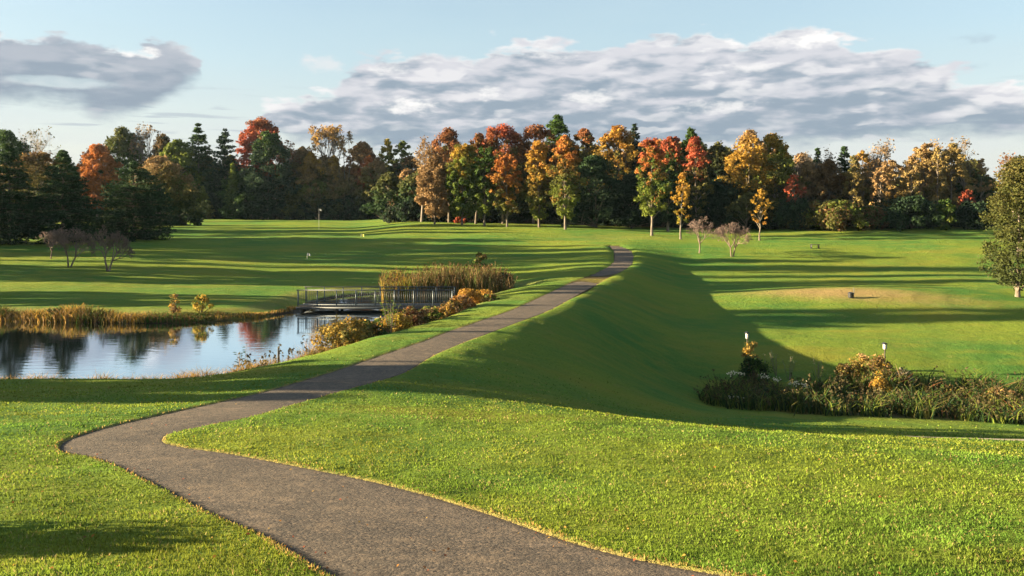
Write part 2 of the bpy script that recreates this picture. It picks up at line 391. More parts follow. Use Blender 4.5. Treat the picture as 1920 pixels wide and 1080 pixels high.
# the standing blades of mown turf, too small to model far off: strong fine relief
nb1 = N.noise(pos, 24.0, 3, 0.7); nb2 = N.noise(pos, 5.0, 4, 0.65)
b1 = N.n('ShaderNodeBump'); b1.inputs['Strength'].default_value = 1.0; b1.inputs['Distance'].default_value = 0.07; N.L.new(nb1, b1.inputs['Height'])
b2 = N.n('ShaderNodeBump'); b2.inputs['Strength'].default_value = 0.8; b2.inputs['Distance'].default_value = 0.16; N.L.new(nb2, b2.inputs['Height'])
nb3 = N.noise(pos, 1.1, 5, 0.65)
b3 = N.n('ShaderNodeBump'); b3.inputs['Strength'].default_value = 0.9; b3.inputs['Distance'].default_value = 0.30; N.L.new(nb3, b3.inputs['Height'])
N.L.new(b3.outputs[0], b2.inputs['Normal'])
N.L.new(b2.outputs[0], b1.inputs['Normal']); N.L.new(b1.outputs[0], p.inputs['Normal']); N.L.new(p.outputs[0], out.inputs[0])

# asphalt of the cart path
m, N, out = material('asphalt'); M_path = m
pos = N.n('ShaderNodeNewGeometry').outputs['Position']
edge_a = N.n('ShaderNodeAttribute', attribute_name='edge').outputs['Fac']
n1 = N.noise(pos, 0.5, 5, 0.6); n2 = N.noise(pos, 22, 5, 0.7); n3 = N.noise(pos, 70, 3, 0.6); n5 = N.noise(pos, 3.0, 4, 0.6)
vo = N.n('ShaderNodeTexVoronoi'); N.L.new(pos, vo.inputs['Vector']); vo.inputs['Scale'].default_value = 30
c = N.mix(N.ss(n1, 0.3, 0.7), (0.060, 0.050, 0.042), (0.108, 0.085, 0.065))
c = N.mix(N.m('MULTIPLY', N.ss(n5, 0.5, 0.75), 0.45), c, (0.135, 0.105, 0.080))
c = N.mix(N.m('MULTIPLY', N.ss(n2, 0.52, 0.64), 0.85), c, (0.022, 0.019, 0.018))
sepc = N.n('ShaderNodeSeparateColor'); N.L.new(vo.outputs['Color'], sepc.inputs[0])
c = N.mix(N.m('MULTIPLY', N.ss(sepc.outputs[0], 0.70, 0.90), 0.6), c, (0.165, 0.120, 0.085))
wp = N.noise(N.map(pos, (0.35, 1.2, 1)), 2.0, 6, 0.65)
c = N.mix(N.m('MULTIPLY', N.ss(wp, 0.60, 0.66), 0.55), c, (0.21, 0.155, 0.115))
cr = N.n('ShaderNodeTexVoronoi', feature='DISTANCE_TO_EDGE'); N.L.new(N.map(pos, (1, 1, 1)), cr.inputs['Vector']); cr.inputs['Scale'].default_value = 0.42
crk = N.m('MULTIPLY', N.m('SUBTRACT', 1.0, N.ss(N.m('ADD', cr.outputs['Distance'], N.m('MULTIPLY', N.m('SUBTRACT', n2, 0.5), 0.05)), 0.0, 0.016)), N.ss(n5, 0.45, 0.6))
bl1 = N.noise(pos, 7.0, 6, 0.72); bl2 = N.noise(pos, 2.6, 5, 0.65)
c = N.mix(N.m('MULTIPLY', N.ss(bl1, 0.50, 0.62), 0.60), c, (0.040, 0.032, 0.027))
c = N.mix(N.m('MULTIPLY', N.ss(bl2, 0.52, 0.66), 0.65), c, (0.145, 0.108, 0.076))
c = N.mix(N.ss(N.m('ADD', edge_a, N.m('MULTIPLY', N.m('SUBTRACT', n2, 0.5), 0.8)), 0.55, 1.0), c, (0.05, 0.038, 0.026))
p = principled(N, c, 0.9, 0.2)
b1 = N.n('ShaderNodeBump'); b1.inputs['Strength'].default_value = 0.9; b1.inputs['Distance'].default_value = 0.014
N.L.new(N.m('ADD', N.m('MULTIPLY', n2, 1.0), N.m('ADD', N.m('MULTIPLY', vo.outputs['Distance'], -0.3), N.m('MULTIPLY', bl1, 1.2))), b1.inputs['Height'])
N.L.new(b1.outputs[0], p.inputs['Normal']); N.L.new(p.outputs[0], out.inputs[0])

# pond water
m, N, out = material('pond_water'); M_water = m
pos = N.n('ShaderNodeNewGeometry').outputs['Position']
r1 = N.noise(N.map(pos, (0.7, 2.4, 1)), 1.3, 3, 0.5); r2 = N.noise(N.map(pos, (1.0, 2.0, 1)), 7.0, 2, 0.5)
calm = N.ss(N.noise(N.map(pos, (0.4, 1, 1)), 0.18, 2, 0.5), 0.38, 0.62)
hgt = N.m('ADD', N.m('MULTIPLY', r1, 0.010), N.m('MULTIPLY', N.m('MULTIPLY', r2, calm), 0.0022))
b = N.n('ShaderNodeBump'); b.inputs['Strength'].default_value = 0.32; b.inputs['Distance'].default_value = 1.0; N.L.new(hgt, b.inputs['Height'])
gl = N.n('ShaderNodeBsdfGlossy'); gl.inputs['Roughness'].default_value = 0.03; gl.inputs['Color'].default_value = (0.86, 0.93, 1.0, 1); N.L.new(b.outputs[0], gl.inputs['Normal'])
df = N.n('ShaderNodeBsdfDiffuse'); df.inputs['Color'].default_value = (0.012, 0.020, 0.022, 1)
fr = N.n('ShaderNodeFresnel'); fr.inputs[0].default_value = 1.33; N.L.new(b.outputs[0], fr.inputs['Normal'])
mx = N.n('ShaderNodeMixShader'); N.L.new(N.mr(fr.outputs[0], 0.0, 0.36, 0.06, 0.94), mx.inputs[0]); N.L.new(df.outputs[0], mx.inputs[1]); N.L.new(gl.outputs[0], mx.inputs[2])
N.L.new(mx.outputs[0], out.inputs[0])

def plain(name, col, rough=0.6, spec=0.4, var=0.25, scale=8, metal=0.0):
    m, N, out = material(name); tcd = N.n('ShaderNodeTexCoord').outputs['Object']
    n = N.noise(tcd, scale, 4, 0.6)
    c = N.mix(n, tuple(v * (1 - var) for v in col), tuple(min(1, v * (1 + var)) for v in col))
    p = principled(N, c, rough, spec); p.inputs['Metallic'].default_value = metal
    N.L.new(p.outputs[0], out.inputs[0]); return m
M_steel = plain('grey_painted_steel', (0.060, 0.080, 0.092), 0.45, 0.5, 0.2, 5)
M_darksteel = plain('dark_steel', (0.035, 0.042, 0.048), 0.5, 0.4)
M_plank = plain('weathered_planks', (0.16, 0.13, 0.10), 0.85, 0.2, 0.35, 3)
M_white = plain('white_paint', (0.45, 0.43, 0.40), 0.5)
M_black = plain('black_plastic', (0.02, 0.02, 0.022), 0.4)
M_stake = plain('dark_wood', (0.05, 0.04, 0.03), 0.85)
M_yellow = plain('yellow_cloth', (0.65, 0.58, 0.12), 0.7)
M_stone = plain('path_grit', (0.17, 0.135, 0.105), 0.9, 0.2, 0.5, 30)
M_gravel = plain('pale_gravel', (0.36, 0.29, 0.21), 0.9, 0.2, 0.3, 12)

# ------------------------------------------------------------------ ground sheet
def spaced(a, b, k0):
    o = [a]
    while o[-1] < b: o.append(o[-1] + max(0.035, o[-1] * k0))
    return o
rows = [-60, -40, -25, -15, -10, -7, -5, -3.5, -2.2, -1.2, -0.5, 0, 0.5, 0.9, 1.3, 1.7] + spaced(2.0, 150, 0.0105) + [160, 175, 195, 230, 280, 350, 450, 600, 800, 1200, 2000, 3500]
rows = np.array(rows)
tt = np.concatenate([-1 - np.linspace(1, 0, 26)[:-1] ** 2.2 * 1.0, np.linspace(-1, 1, 380), 1 + np.linspace(0, 1, 26)[1:] ** 2.2])
Yg, Tg = np.meshgrid(rows, tt, indexing='ij')
wY = 0.70 * np.clip(Yg, 3, None) + 2.2
core = np.clip(Tg, -1, 1) * wY
ext = np.sign(Tg) * np.clip(np.abs(Tg) - 1, 0, 1) * (160 + np.clip(Yg, 0, None) * 2.0)
Xg = core + ext
Zg = H(Xg, Yg)
dpg = sdf(Xg, Yg, PATH_POLY); dsg = sdf(Xg, Yg, POND)
dryg = np.exp(-np.clip(dpg, 0, None) / 0.10) * 0.75 * (Yg < 60)
dryg = dryg + 0.85 * np.exp(-((Xg - 24.5) / 8.0) ** 2 - ((Yg - 61.2 + 0.15 * (Xg - 23)) / 2.8) ** 2) + 0.25 * np.exp(-((Xg - 33) / 9) ** 2 - ((Yg - 58) / 2.5) ** 2)
dryg = dryg + 0.45 * np.exp(-((dsg - 1.8) / 1.6) ** 2) * (Yg > 44) + 0.35 * np.exp(-((Xg - 14) / 14) ** 2 - ((Yg - 100) / 7) ** 2)
mudg = sstep((0.55 - dsg) / 0.5) + (dpg < -0.02) * 1.0 + np.exp(-((Yg - 35.5) / 3.0) ** 2) * sstep((Xg - 8) / 5) * 0.7 + sstep((Yg - 128 + np.clip(Xg, 0, 30) * 0.45 - 50 * ((Xg / np.clip(Yg, 20, None)) < -0.12)) / 6) * 0.8
nr, nc = Xg.shape
idx = np.arange(nr * nc).reshape(nr, nc)
fc = np.stack([idx[:-1, :-1], idx[:-1, 1:], idx[1:, 1:], idx[1:, :-1]], -1).reshape(-1, 4)
g = add_mesh('ground', np.stack([Xg, Yg, Zg], -1).reshape(-1, 3), fc, M_lawn, smooth=True, attr={'dry': dryg.ravel(), 'mud': mudg.ravel()})
tag(g, kind='structure')

# water sheet, just the pond with a margin under its banks
pc = POND; cen = np.array([(-8.5, 54)])
wx = np.linspace(-72, 2, 40); wy = np.linspace(26, 66, 40)
WX, WY = np.meshgrid(wx, wy, indexing='ij')
ii = np.arange(1600).reshape(40, 40)
wf = np.stack([ii[:-1, :-1], ii[1:, :-1], ii[1:, 1:], ii[:-1, 1:]], -1).reshape(-1, 4)
cx = WX.ravel()[wf].mean(1); cyy = WY.ravel()[wf].mean(1)
wf = wf[sdf(cx, cyy, POND) < 2.2]
w = add_mesh('water', np.stack([WX.ravel(), WY.ravel(), np.zeros(1600)], -1), wf, M_water); tag(w, kind='structure')

# cart path
nx = 9; s = np.linspace(0, 1, nx)
rowsP = []
edgeA = []
for a, b in zip(PLs, PRs):
    X = a[0] + (b[0] - a[0]) * s; Y = a[1] + (b[1] - a[1]) * s
    rowsP.append(np.stack([X, Y, F(Y) - 0.025 + 0.012 * (1 - (2 * s - 1) ** 2)], -1)); edgeA.append(np.abs(2 * s - 1) ** 10)
VP = np.concatenate(rowsP); n = len(PLs); ii = np.arange(n * nx).reshape(n, nx)
pf = np.stack([ii[:-1, :-1], ii[:-1, 1:], ii[1:, 1:], ii[1:, :-1]], -1).reshape(-1, 4)
po = add_mesh('path', VP, pf, M_path, smooth=True, attr={'edge': np.concatenate(edgeA)}); tag(po, kind='structure')

# a second, gravelled path behind the lawn's edge
rowsP = []
for x in np.linspace(11.6, 60, 60):
    for q in (0, 0.33, 0.66, 1):
        y = 22.6 + 0.10 * (x - 11.6) + q * 1.3; rowsP.append((x, y, 0))
VP = np.array(rowsP); VP[:, 2] = H(VP[:, 0], VP[:, 1]) + 0.03
ii = np.arange(240).reshape(60, 4); pf = np.stack([ii[:-1, :-1], ii[1:, :-1], ii[1:, 1:], ii[:-1, 1:]], -1).reshape(-1, 4)
tag(add_mesh('gravel_path', VP, pf, M_gravel, smooth=True), kind='structure')

# ------------------------------------------------------------------ mown grass near the camera
def quads_from(c, u, v):
    """c centres, u/v half axes -> quad mesh"""
    V4 = np.stack([c - u - v, c + u - v, c + u + v, c - u + v], 1).reshape(-1, 3)
    return V4, np.arange(len(V4)).reshape(-1, 4)
def pick(rng, cols, n, probs=None):
    cols = np.array(cols); i = rng.choice(len(cols), n, p=probs); return cols[i]
rng = np.random.RandomState(11)
Ng = 640000
ymin, ymax = 2.6, 36.0
u = rng.rand(Ng)
Yb = 1.0 / (1 / ymin + (1 / ymax - 1 / ymin) * u)
lim = Yb * 0.76 + 1.8
Xb = (rng.rand(Ng) * 2 - 1) * lim
dpb = sdf(Xb, Yb, PATH_POLY); dsb = sdf(Xb, Yb, POND)
ok = (dpb > 0.0 + rng.rand(Ng) * 0.05) & (dsb > 0.9) & (rng.rand(Ng) > sstep((Yb - 20) / 16))
Xb, Yb, dpb = Xb[ok], Yb[ok], dpb[ok]; nb = len(Xb)
Zb = H(Xb, Yb)
clump = 0.5 * vnoise(Xb, Yb, 3.0, 1) + 0.5 * vnoise(Xb, Yb, 9.0, 2)
hb = (0.012 + 0.024 * rng.rand(nb)) * (0.40 + 1.2 * clump) * (1 + Yb / 60.0)
wb = np.maximum(0.0034, 0.00100 * Yb) * (0.7 + 0.6 * rng.rand(nb))
ang = rng.rand(nb) * 2 * np.pi; la = rng.rand(nb) * 2 * np.pi; ll = hb * (0.2 + 0.7 * rng.rand(nb))
side = np.stack([np.cos(ang) * wb, np.sin(ang) * wb, np.zeros(nb)], -1)
b0 = np.stack([Xb, Yb, Zb - 0.004], -1); tip = b0 + np.stack([np.cos(la) * ll, np.sin(la) * ll, hb], -1)
Vb = np.stack([b0 - side, b0 + side, tip], 1).reshape(-1, 3)
big = vnoise(Xb, Yb, 0.35, 5)[:, None]; med = vnoise(Xb, Yb, 1.6, 6)[:, None]
cb = np.array([0.072, 0.165, 0.025]) * (1 - big) + np.array([0.182, 0.222, 0.024]) * big
yel = sstep((vnoise(Xb, Yb, 0.22, 51) * 0.6 + vnoise(Xb, Yb, 0.8, 52) * 0.4 - 0.48) / 0.2)[:, None]
cb = cb * (1 - 0.4 * yel) + np.array([0.215, 0.205, 0.028]) * 0.4 * yel
cb = cb * (0.62 + 0.68 * med) * (0.65 + 0.7 * rng.rand(nb, 1))
straw = rng.rand(nb) < 0.05 + 0.10 * (med[:, 0] > 0.72)
cb[straw] = np.array([0.30, 0.24, 0.09]) * (0.6 + 0.7 * rng.rand(straw.sum(), 1))
edgeb = (dpb < 0.03 + 0.11 * vnoise(Xb, Yb, 1.3, 61)) & (rng.rand(nb) < 0.55)
cb[edgeb] = np.array([0.36, 0.23, 0.08]) * (0.6 + 0.7 * rng.rand(edgeb.sum(), 1))
gb = add_mesh('grass', Vb, np.arange(nb * 3).reshape(-1, 3), M_grass, cols=np.repeat(cb, 3, 0))
tag(gb, 'short bright green mown grass of the lawn beside the asphalt path', 'grass', kind='stuff')

# loose grit on the near path
ng = 8000
Yq = 1.0 / (1 / 3.0 + (1 / 16.0 - 1 / 3.0) * rng.rand(ng)); Xq = (rng.rand(ng) * 2 - 1) * (Yq * 0.68 + 0.5)
ok = sdf(Xq, Yq, PATH_POLY) < -0.03; Xq, Yq = Xq[ok], Yq[ok]; ng = len(Xq)
sz = (0.003 + 0.006 * rng.rand(ng) ** 2) * (0.8 + Yq / 14)
octv = np.array([(1, 0, 0), (0, 1, 0), (-1, 0, 0), (0, -1, 0), (0, 0, 0.8), (0, 0, -0.4)], float)
octf = np.array([(0, 1, 4), (1, 2, 4), (2, 3, 4), (3, 0, 4)])
Zq = F(Yq) - 0.022
Vq = octv[None] * sz[:, None, None] * (0.7 + 0.6 * rng.rand(ng, 6, 1)) + np.stack([Xq, Yq, Zq], -1)[:, None]
fq = (octf[None] + (np.arange(ng) * 6)[:, None, None]).reshape(-1, 3)
cq = pick(rng, [(0.14, 0.105, 0.078), (0.08, 0.065, 0.053), (0.035, 0.029, 0.026), (0.24, 0.18, 0.13)], ng, [0.35, 0.35, 0.25, 0.05])
gr = add_mesh('grit', Vq.reshape(-1, 3), fq, leaf_material('grit', 0.0, 0.9, 0.2), cols=np.repeat(cq, 6, 0))
tag(gr, 'brown grit scattered over the asphalt cart path', 'grit', kind='stuff')

n = 3200; Yq = 1.0 / (1 / 3.0 + (1 / 24.0 - 1 / 3.0) * rng.rand(n)); Xq = (rng.rand(n) * 2 - 1) * (Yq * 0.68 + 0.5)
d_ = sdf(Xq, Yq, PATH_POLY); ok = rng.rand(n) < np.where(np.abs(d_) < 0.3, 1.0, np.where(d_ < 0, 0.25, 0.22)); Xq, Yq, d_ = Xq[ok], Yq[ok], d_[ok]; n = len(Xq)
Zq = np.where(d_ < 0, F(Yq) - 0.005, H(Xq, Yq) + 0.028); s_ = (0.009 + 0.016 * rng.rand(n))[:, None]
nn = rng.randn(n, 3) * 0.35 + np.array([0, 0, 1.0]); nn /= np.linalg.norm(nn, axis=1, keepdims=True); t_ = np.cross(nn, rng.randn(n, 3)); t_ /= np.linalg.norm(t_, axis=1, keepdims=True); b_ = np.cross(nn, t_)
c_ = np.stack([Xq, Yq, Zq], -1); V4 = np.stack([c_ - t_ * s_, c_ - b_ * s_ * 0.7 + nn * s_ * 0.3, c_ + t_ * s_, c_ + b_ * s_ * 0.7 + nn * s_ * 0.2], 1).reshape(-1, 3)
cl_ = pick(rng, [(0.30, 0.13, 0.03), (0.36, 0.22, 0.05), (0.16, 0.08, 0.035), (0.28, 0.07, 0.03)], n)
tag(add_mesh('fallen_leaves', V4, np.arange(4 * n).reshape(-1, 4), M_leaf, cols=np.repeat(cl_, 4, 0)), 'small brown and yellow fallen leaves on the path and lawn', 'leaves', kind='stuff')

# ------------------------------------------------------------------ evening air: one closed box of thin haze
m, N, out = material('haze_air')
pv = N.n('ShaderNodeVolumePrincipled'); pv.inputs['Color'].default_value = (0.60, 0.80, 1.0, 1); pv.inputs['Density'].default_value = 0.00005; pv.inputs['Anisotropy'].default_value = 0.2
N.L.new(pv.outputs[0], out.inputs['Volume'])
hv = np.array([(x, y, z) for z in (-5.0, 34.0) for x, y in ((-8500, -200), (8500, -200), (8500, 4200), (-8500, 4200))], float)
tag(add_mesh('haze', hv, np.array([(0, 3, 2, 1), (4, 5, 6, 7), (0, 1, 5, 4), (1, 2, 6, 5), (2, 3, 7, 6), (3, 0, 4, 7)]), m), kind='stuff')
sc.cycles.volume_bounces = 0

# ------------------------------------------------------------------ plants
def tube_mesh(segs, sides=5):
    """segs: list of (p0, p1, r0, r1) -> verts, faces"""
    S = np.array([(*a, *b, r, q) for a, b, r, q in segs], float)
    a, b, r, q = S[:, :3], S[:, 3:6], S[:, 6], S[:, 7]
    d = b - a; d /= np.linalg.norm(d, axis=1, keepdims=True) + 1e-9
    h = np.where(np.abs(d[:, 2:3]) < 0.9, np.array([[0, 0, 1.0]]), np.array([[1.0, 0, 0]]))
    u = np.cross(d, h); u /= np.linalg.norm(u, axis=1, keepdims=True); v = np.cross(d, u)
    an = np.arange(sides) / sides * 2 * np.pi
    ring = u[:, None] * np.cos(an)[None, :, None] + v[:, None] * np.sin(an)[None, :, None]
    lo = a[:, None] + ring * r[:, None, None]; hi = b[:, None] + ring * q[:, None, None]
    VV = np.concatenate([lo, hi], 1).reshape(-1, 3)
    base = np.arange(len(S))[:, None] * 2 * sides; i = np.arange(sides); j = (i + 1) % sides
    f = np.stack([base + i, base + j, base + j + sides, base + i + sides], -1).reshape(-1, 4)
    return VV, f
def unit(v): return v / (np.linalg.norm(v, axis=-1, keepdims=True) + 1e-9)

def leaf_cloud(rng, centres, radii, per, size, up=0.35, flat=0.8, outw=0.7):
    """leaf quads round cluster centres"""
    K = len(centres); n = K * per
    d = unit(rng.randn(n, 3)); rr = rng.rand(n, 1) ** 0.45
    c = np.repeat(centres, per, 0); r = np.repeat(radii, per)[:, None]
    p = c + d * rr * r * np.array([1, 1, flat])
    nrm = unit(d * outw + rng.randn(n, 3) * 0.6 + np.array([0, 0, up]))
    t = unit(np.cross(nrm, rng.randn(n, 3))); b = np.cross(nrm, t)
    s = (size * (0.6 + 0.8 * rng.rand(n, 1))) * 0.5
    V4 = np.stack([p - t * s * 1.25, p - b * s * 0.75, p + t * s * 1.25, p + b * s * 0.75], 1).reshape(-1, 3)
    return V4, p, np.repeat(np.arange(K), per)

def profile(kind, t):
    if kind == 'oval': return np.clip(np.sin(np.pi * np.clip(t * 0.92 + 0.07, 0, 1)) ** 0.55 * (1.0 - 0.28 * t), 0.05, 1)
    if kind == 'egg': return np.clip(np.sin(np.pi * np.clip(t ** 0.75 * 0.90 + 0.09, 0, 1)) ** 0.6, 0.05, 1)
    if kind == 'round': return np.sqrt(np.clip(1 - (2 * t - 0.95) ** 2 / 1.12, 0.02, 1))
    if kind == 'dome': return np.sqrt(np.clip(1 - t ** 2.2, 0.02, 1))
    if kind == 'vase': return np.clip((0.25 + 0.9 * t) * np.sqrt(np.clip(1.05 - t ** 5, 0, 1)), 0.08, 1)
    if kind == 'column': return np.clip(np.sin(np.pi * np.clip(t * 0.88 + 0.06, 0, 1)) ** 0.6 * (1.02 - 0.15 * t), 0.05, 1)
    return np.ones_like(t)

PAL = dict(dark=(0.022, 0.042, 0.020), pine=(0.034, 0.066, 0.022), green=(0.048, 0.088, 0.016), lime=(0.120, 0.150, 0.020), olive=(0.100, 0.095, 0.025),
           gold=(0.330, 0.190, 0.022), amber=(0.340, 0.160, 0.026), orange=(0.400, 0.140, 0.030), red=(0.340, 0.075, 0.034), crimson=(0.240, 0.050, 0.032),
           tan=(0.260, 0.160, 0.070), brown=(0.150, 0.085, 0.035), rust=(0.240, 0.085, 0.030), grey=(0.140, 0.115, 0.090), straw=(0.250, 0.180, 0.060), yellow=(0.380, 0.270, 0.030))
def pal(c):
    c = np.array(PAL[c]) if isinstance(c, str) else np.array(c)
    g_ = c.mean(); return (c * 0.94 + g_ * 0.06) * 1.0

def broadleaf(name, label, cat, x, y, height, width, cols, shape='oval', clear=0.14, seed=0, dens=1.0, leaf=None, group=None, z=None, trunk_mat=None, gap=0.0, link=True):
    """cols: list bottom->top of colour names. clear: share of height that is bare trunk"""
    rng = np.random.RandomState(seed + 100)
    z0 = Hs(x, y) - 0.05 if z is None else z
    root = empty(name, (x, y, z0), label, cat, group)
    cb = height * clear; ch = height - cb; R0 = width / 2
    leaf = leaf or max(0.16, 0.0024 * y)
    K = int(np.clip(ch * width * 3.4 / max(1, y / 120) ** 1.6, 50, 210) * dens)
    t = rng.rand(K) ** 0.9; ang = rng.rand(K) * 2 * np.pi
    ph = rng.rand(6) * 6.28
    wob = 1 + 0.20 * np.sin(ang * 2 + ph[0] + t * 5) + 0.13 * np.sin(ang * 3 + ph[1] - t * 9) + 0.13 * np.sin(t * 17 + ph[2] + ang) + 0.10 * np.sin(t * 31 + ph[3] + ang * 2)
    stray = rng.rand(K) < 0.16; wob = wob * (1 + 0.24 * rng.rand(K) * stray)
    rc = R0 * (0.13 + 0.15 * rng.rand(K) ** 1.5) * np.clip(ch / width, 0.7, 1.5) ** 0.3
    rad = profile(shape, t) * R0 * wob * (0.35 + 0.65 * rng.rand(K) ** 0.35) - rc * 0.45
    rad = np.clip(rad, 0, None)
    rc = rc * np.where(stray, 0.7, 1.0)
    cen = np.stack([np.cos(ang) * rad, np.sin(ang) * rad, cb + rc * 0.5 + t * (ch - rc)], -1)
    lean = rng.uniform(-0.04, 0.04, 2); cen[:, 0] += lean[0] * cen[:, 2]; cen[:, 1] += lean[1] * cen[:, 2]
    if gap > 0: keep = rng.rand(K) > gap; cen, rc, t = cen[keep], rc[keep], t[keep]; K = len(cen)
    area = np.mean(rc) ** 2 * 4
    per = int(np.clip(area / leaf ** 2 * 3.6, 10, 62))
    V4, p, ci = leaf_cloud(rng, cen, rc, per, leaf)
    # a few stray sprays outside the outline
    tc_ = np.clip((p[:, 2] - cb) / ch, 0, 1)
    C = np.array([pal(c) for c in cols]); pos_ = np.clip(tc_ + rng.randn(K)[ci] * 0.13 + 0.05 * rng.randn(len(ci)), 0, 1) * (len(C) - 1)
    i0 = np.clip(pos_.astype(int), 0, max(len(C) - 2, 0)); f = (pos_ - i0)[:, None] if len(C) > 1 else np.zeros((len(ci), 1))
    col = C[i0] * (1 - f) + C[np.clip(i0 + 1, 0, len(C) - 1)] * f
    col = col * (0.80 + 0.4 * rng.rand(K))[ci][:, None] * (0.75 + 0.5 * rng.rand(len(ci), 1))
    add_mesh('crown', V4, np.arange(len(V4)).reshape(-1, 4), M_leaf, cols=np.repeat(col, 4, 0), parent=root)
    tr = 0.011 * height + 0.03; segs = []; prev = np.array([0, 0, -0.1]); n = 7
    top = cb + ch * 0.82
    for i in range(1, n + 1):
        h = top * i / n; q = np.array([lean[0] * h + rng.randn() * 0.03, lean[1] * h + rng.randn() * 0.03, h])
        segs.append((prev, q, tr * (1 - 0.85 * (i - 1) / n) * (1.35 if i == 1 else 1), tr * (1 - 0.85 * i / n))); prev = q
    for i in rng.choice(K, min(K, 22), replace=False):
        zc = cen[i, 2]; zb = max(cb * 0.75, zc - 0.8 * np.hypot(cen[i, 0], cen[i, 1]) - 0.3)
        if zb > top: continue
        a = np.array([lean[0] * zb, lean[1] * zb, zb]); rb = tr * (1 - 0.85 * zb / top) * 0.5 + 0.01
        mid = (a + cen[i]) / 2 + np.array([0, 0, 0.12 * (zc - zb)]); segs += [(a, mid, rb, rb * 0.65), (mid, cen[i], rb * 0.65, 0.01)]
    vv, ff = tube_mesh(segs, 6)
    add_mesh('trunk', vv, ff, trunk_mat or M_bark, smooth=True, parent=root)
    return root

def conifer(name, label, cat, x, y, height, width, cols, clear=0.03, seed=0, leaf=None, group=None, point=1.0, droop=0.25, z=None, gappy=0.0, layers=None):
    rng = np.random.RandomState(seed + 500)
    z0 = Hs(x, y) - 0.05 if z is None else z
    root = empty(name, (x, y, z0), label, cat, group); R0 = width / 2; leaf = leaf or max(0.18, 0.0024 * y)
    cb = height * clear; ch = height - cb
    sc_ = max(1.0, height / 10.0); nl = layers or int(np.clip(ch / (0.26 * sc_), 18, 52)); C = []; rad = []; T = []; segs = [(np.array([0, 0, -0.1]), np.array([0, 0, height * 0.97]), 0.016 * height + 0.04, 0.02)]
    D = []
    for l in range(nl):
        t = (l + rng.rand() * 1.2) / (nl + 0.3)
        pr = (1 - t ** (1.15 * point)) * (0.35 + 0.65 * min(1, t * 5 + 0.5)); nbr = int(5 + 9 * (1 - t))
        for b in range(nbr):
            if rng.rand() < gappy: continue
            a = rng.rand() * 6.283; L = R0 * max(pr, 0.05) * (0.72 + 0.42 * rng.rand())
            zb = cb + t * ch; npt = max(2, int(L / (0.36 * sc_))); e = np.array([np.cos(a), np.sin(a), 0])
            up = 0.25 - droop * rng.rand() - 0.1 + 0.35 * t
            for k_ in range(npt):
                s = (k_ + 0.7) / npt
                if s < 0.22 and npt > 3: continue
                C.append(e * L * s + np.array([0, 0, zb + up * L * s - droop * 0.5 * L * s * s])); rad.append(sc_ * 0.46 * (1.15 - 0.5 * s) * (0.6 + 0.4 * (1 - t)) + 0.06); T.append(t); D.append(e)
            segs.append((np.array([0, 0, zb]), e * L * 0.9 + np.array([0, 0, zb + up * L * 0.9 - droop * 0.45 * L]), 0.03, 0.008))
    C = np.array(C); rad = np.array(rad); T = np.array(T); D = np.array(D); per = int(np.clip(0.65 * sc_ ** 2 / leaf ** 2, 5, 13))
    n = len(C) * per; d = unit(rng.randn(n, 3)); ci = np.repeat(np.arange(len(C)), per)
    p = C[ci] + d * rad[ci][:, None] * rng.rand(n, 1) ** 0.5 * np.array([1, 1, 0.6])
    t_ = unit(D[ci] + rng.randn(n, 3) * 0.6 + np.array([0, 0, 0.15])); b_ = unit(np.cross(t_, rng.randn(n, 3))); s = leaf * (0.6 + 0.8 * rng.rand(n, 1)) * 0.5
    V4 = np.stack([p - t_ * s * 1.5, p - b_ * s * 0.5, p + t_ * s * 1.5, p + b_ * s * 0.5], 1).reshape(-1, 3)
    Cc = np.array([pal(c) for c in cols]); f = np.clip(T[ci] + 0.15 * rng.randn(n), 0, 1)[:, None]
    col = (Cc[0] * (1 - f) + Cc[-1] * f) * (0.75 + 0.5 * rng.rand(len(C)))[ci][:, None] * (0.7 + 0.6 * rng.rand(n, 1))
    add_mesh('crown', V4, np.arange(len(V4)).reshape(-1, 4), M_needle, cols=np.repeat(col, 4, 0), parent=root)
    vv, ff = tube_mesh(segs, 5); add_mesh('trunk', vv, ff, M_bark, smooth=True, parent=root)
    return root

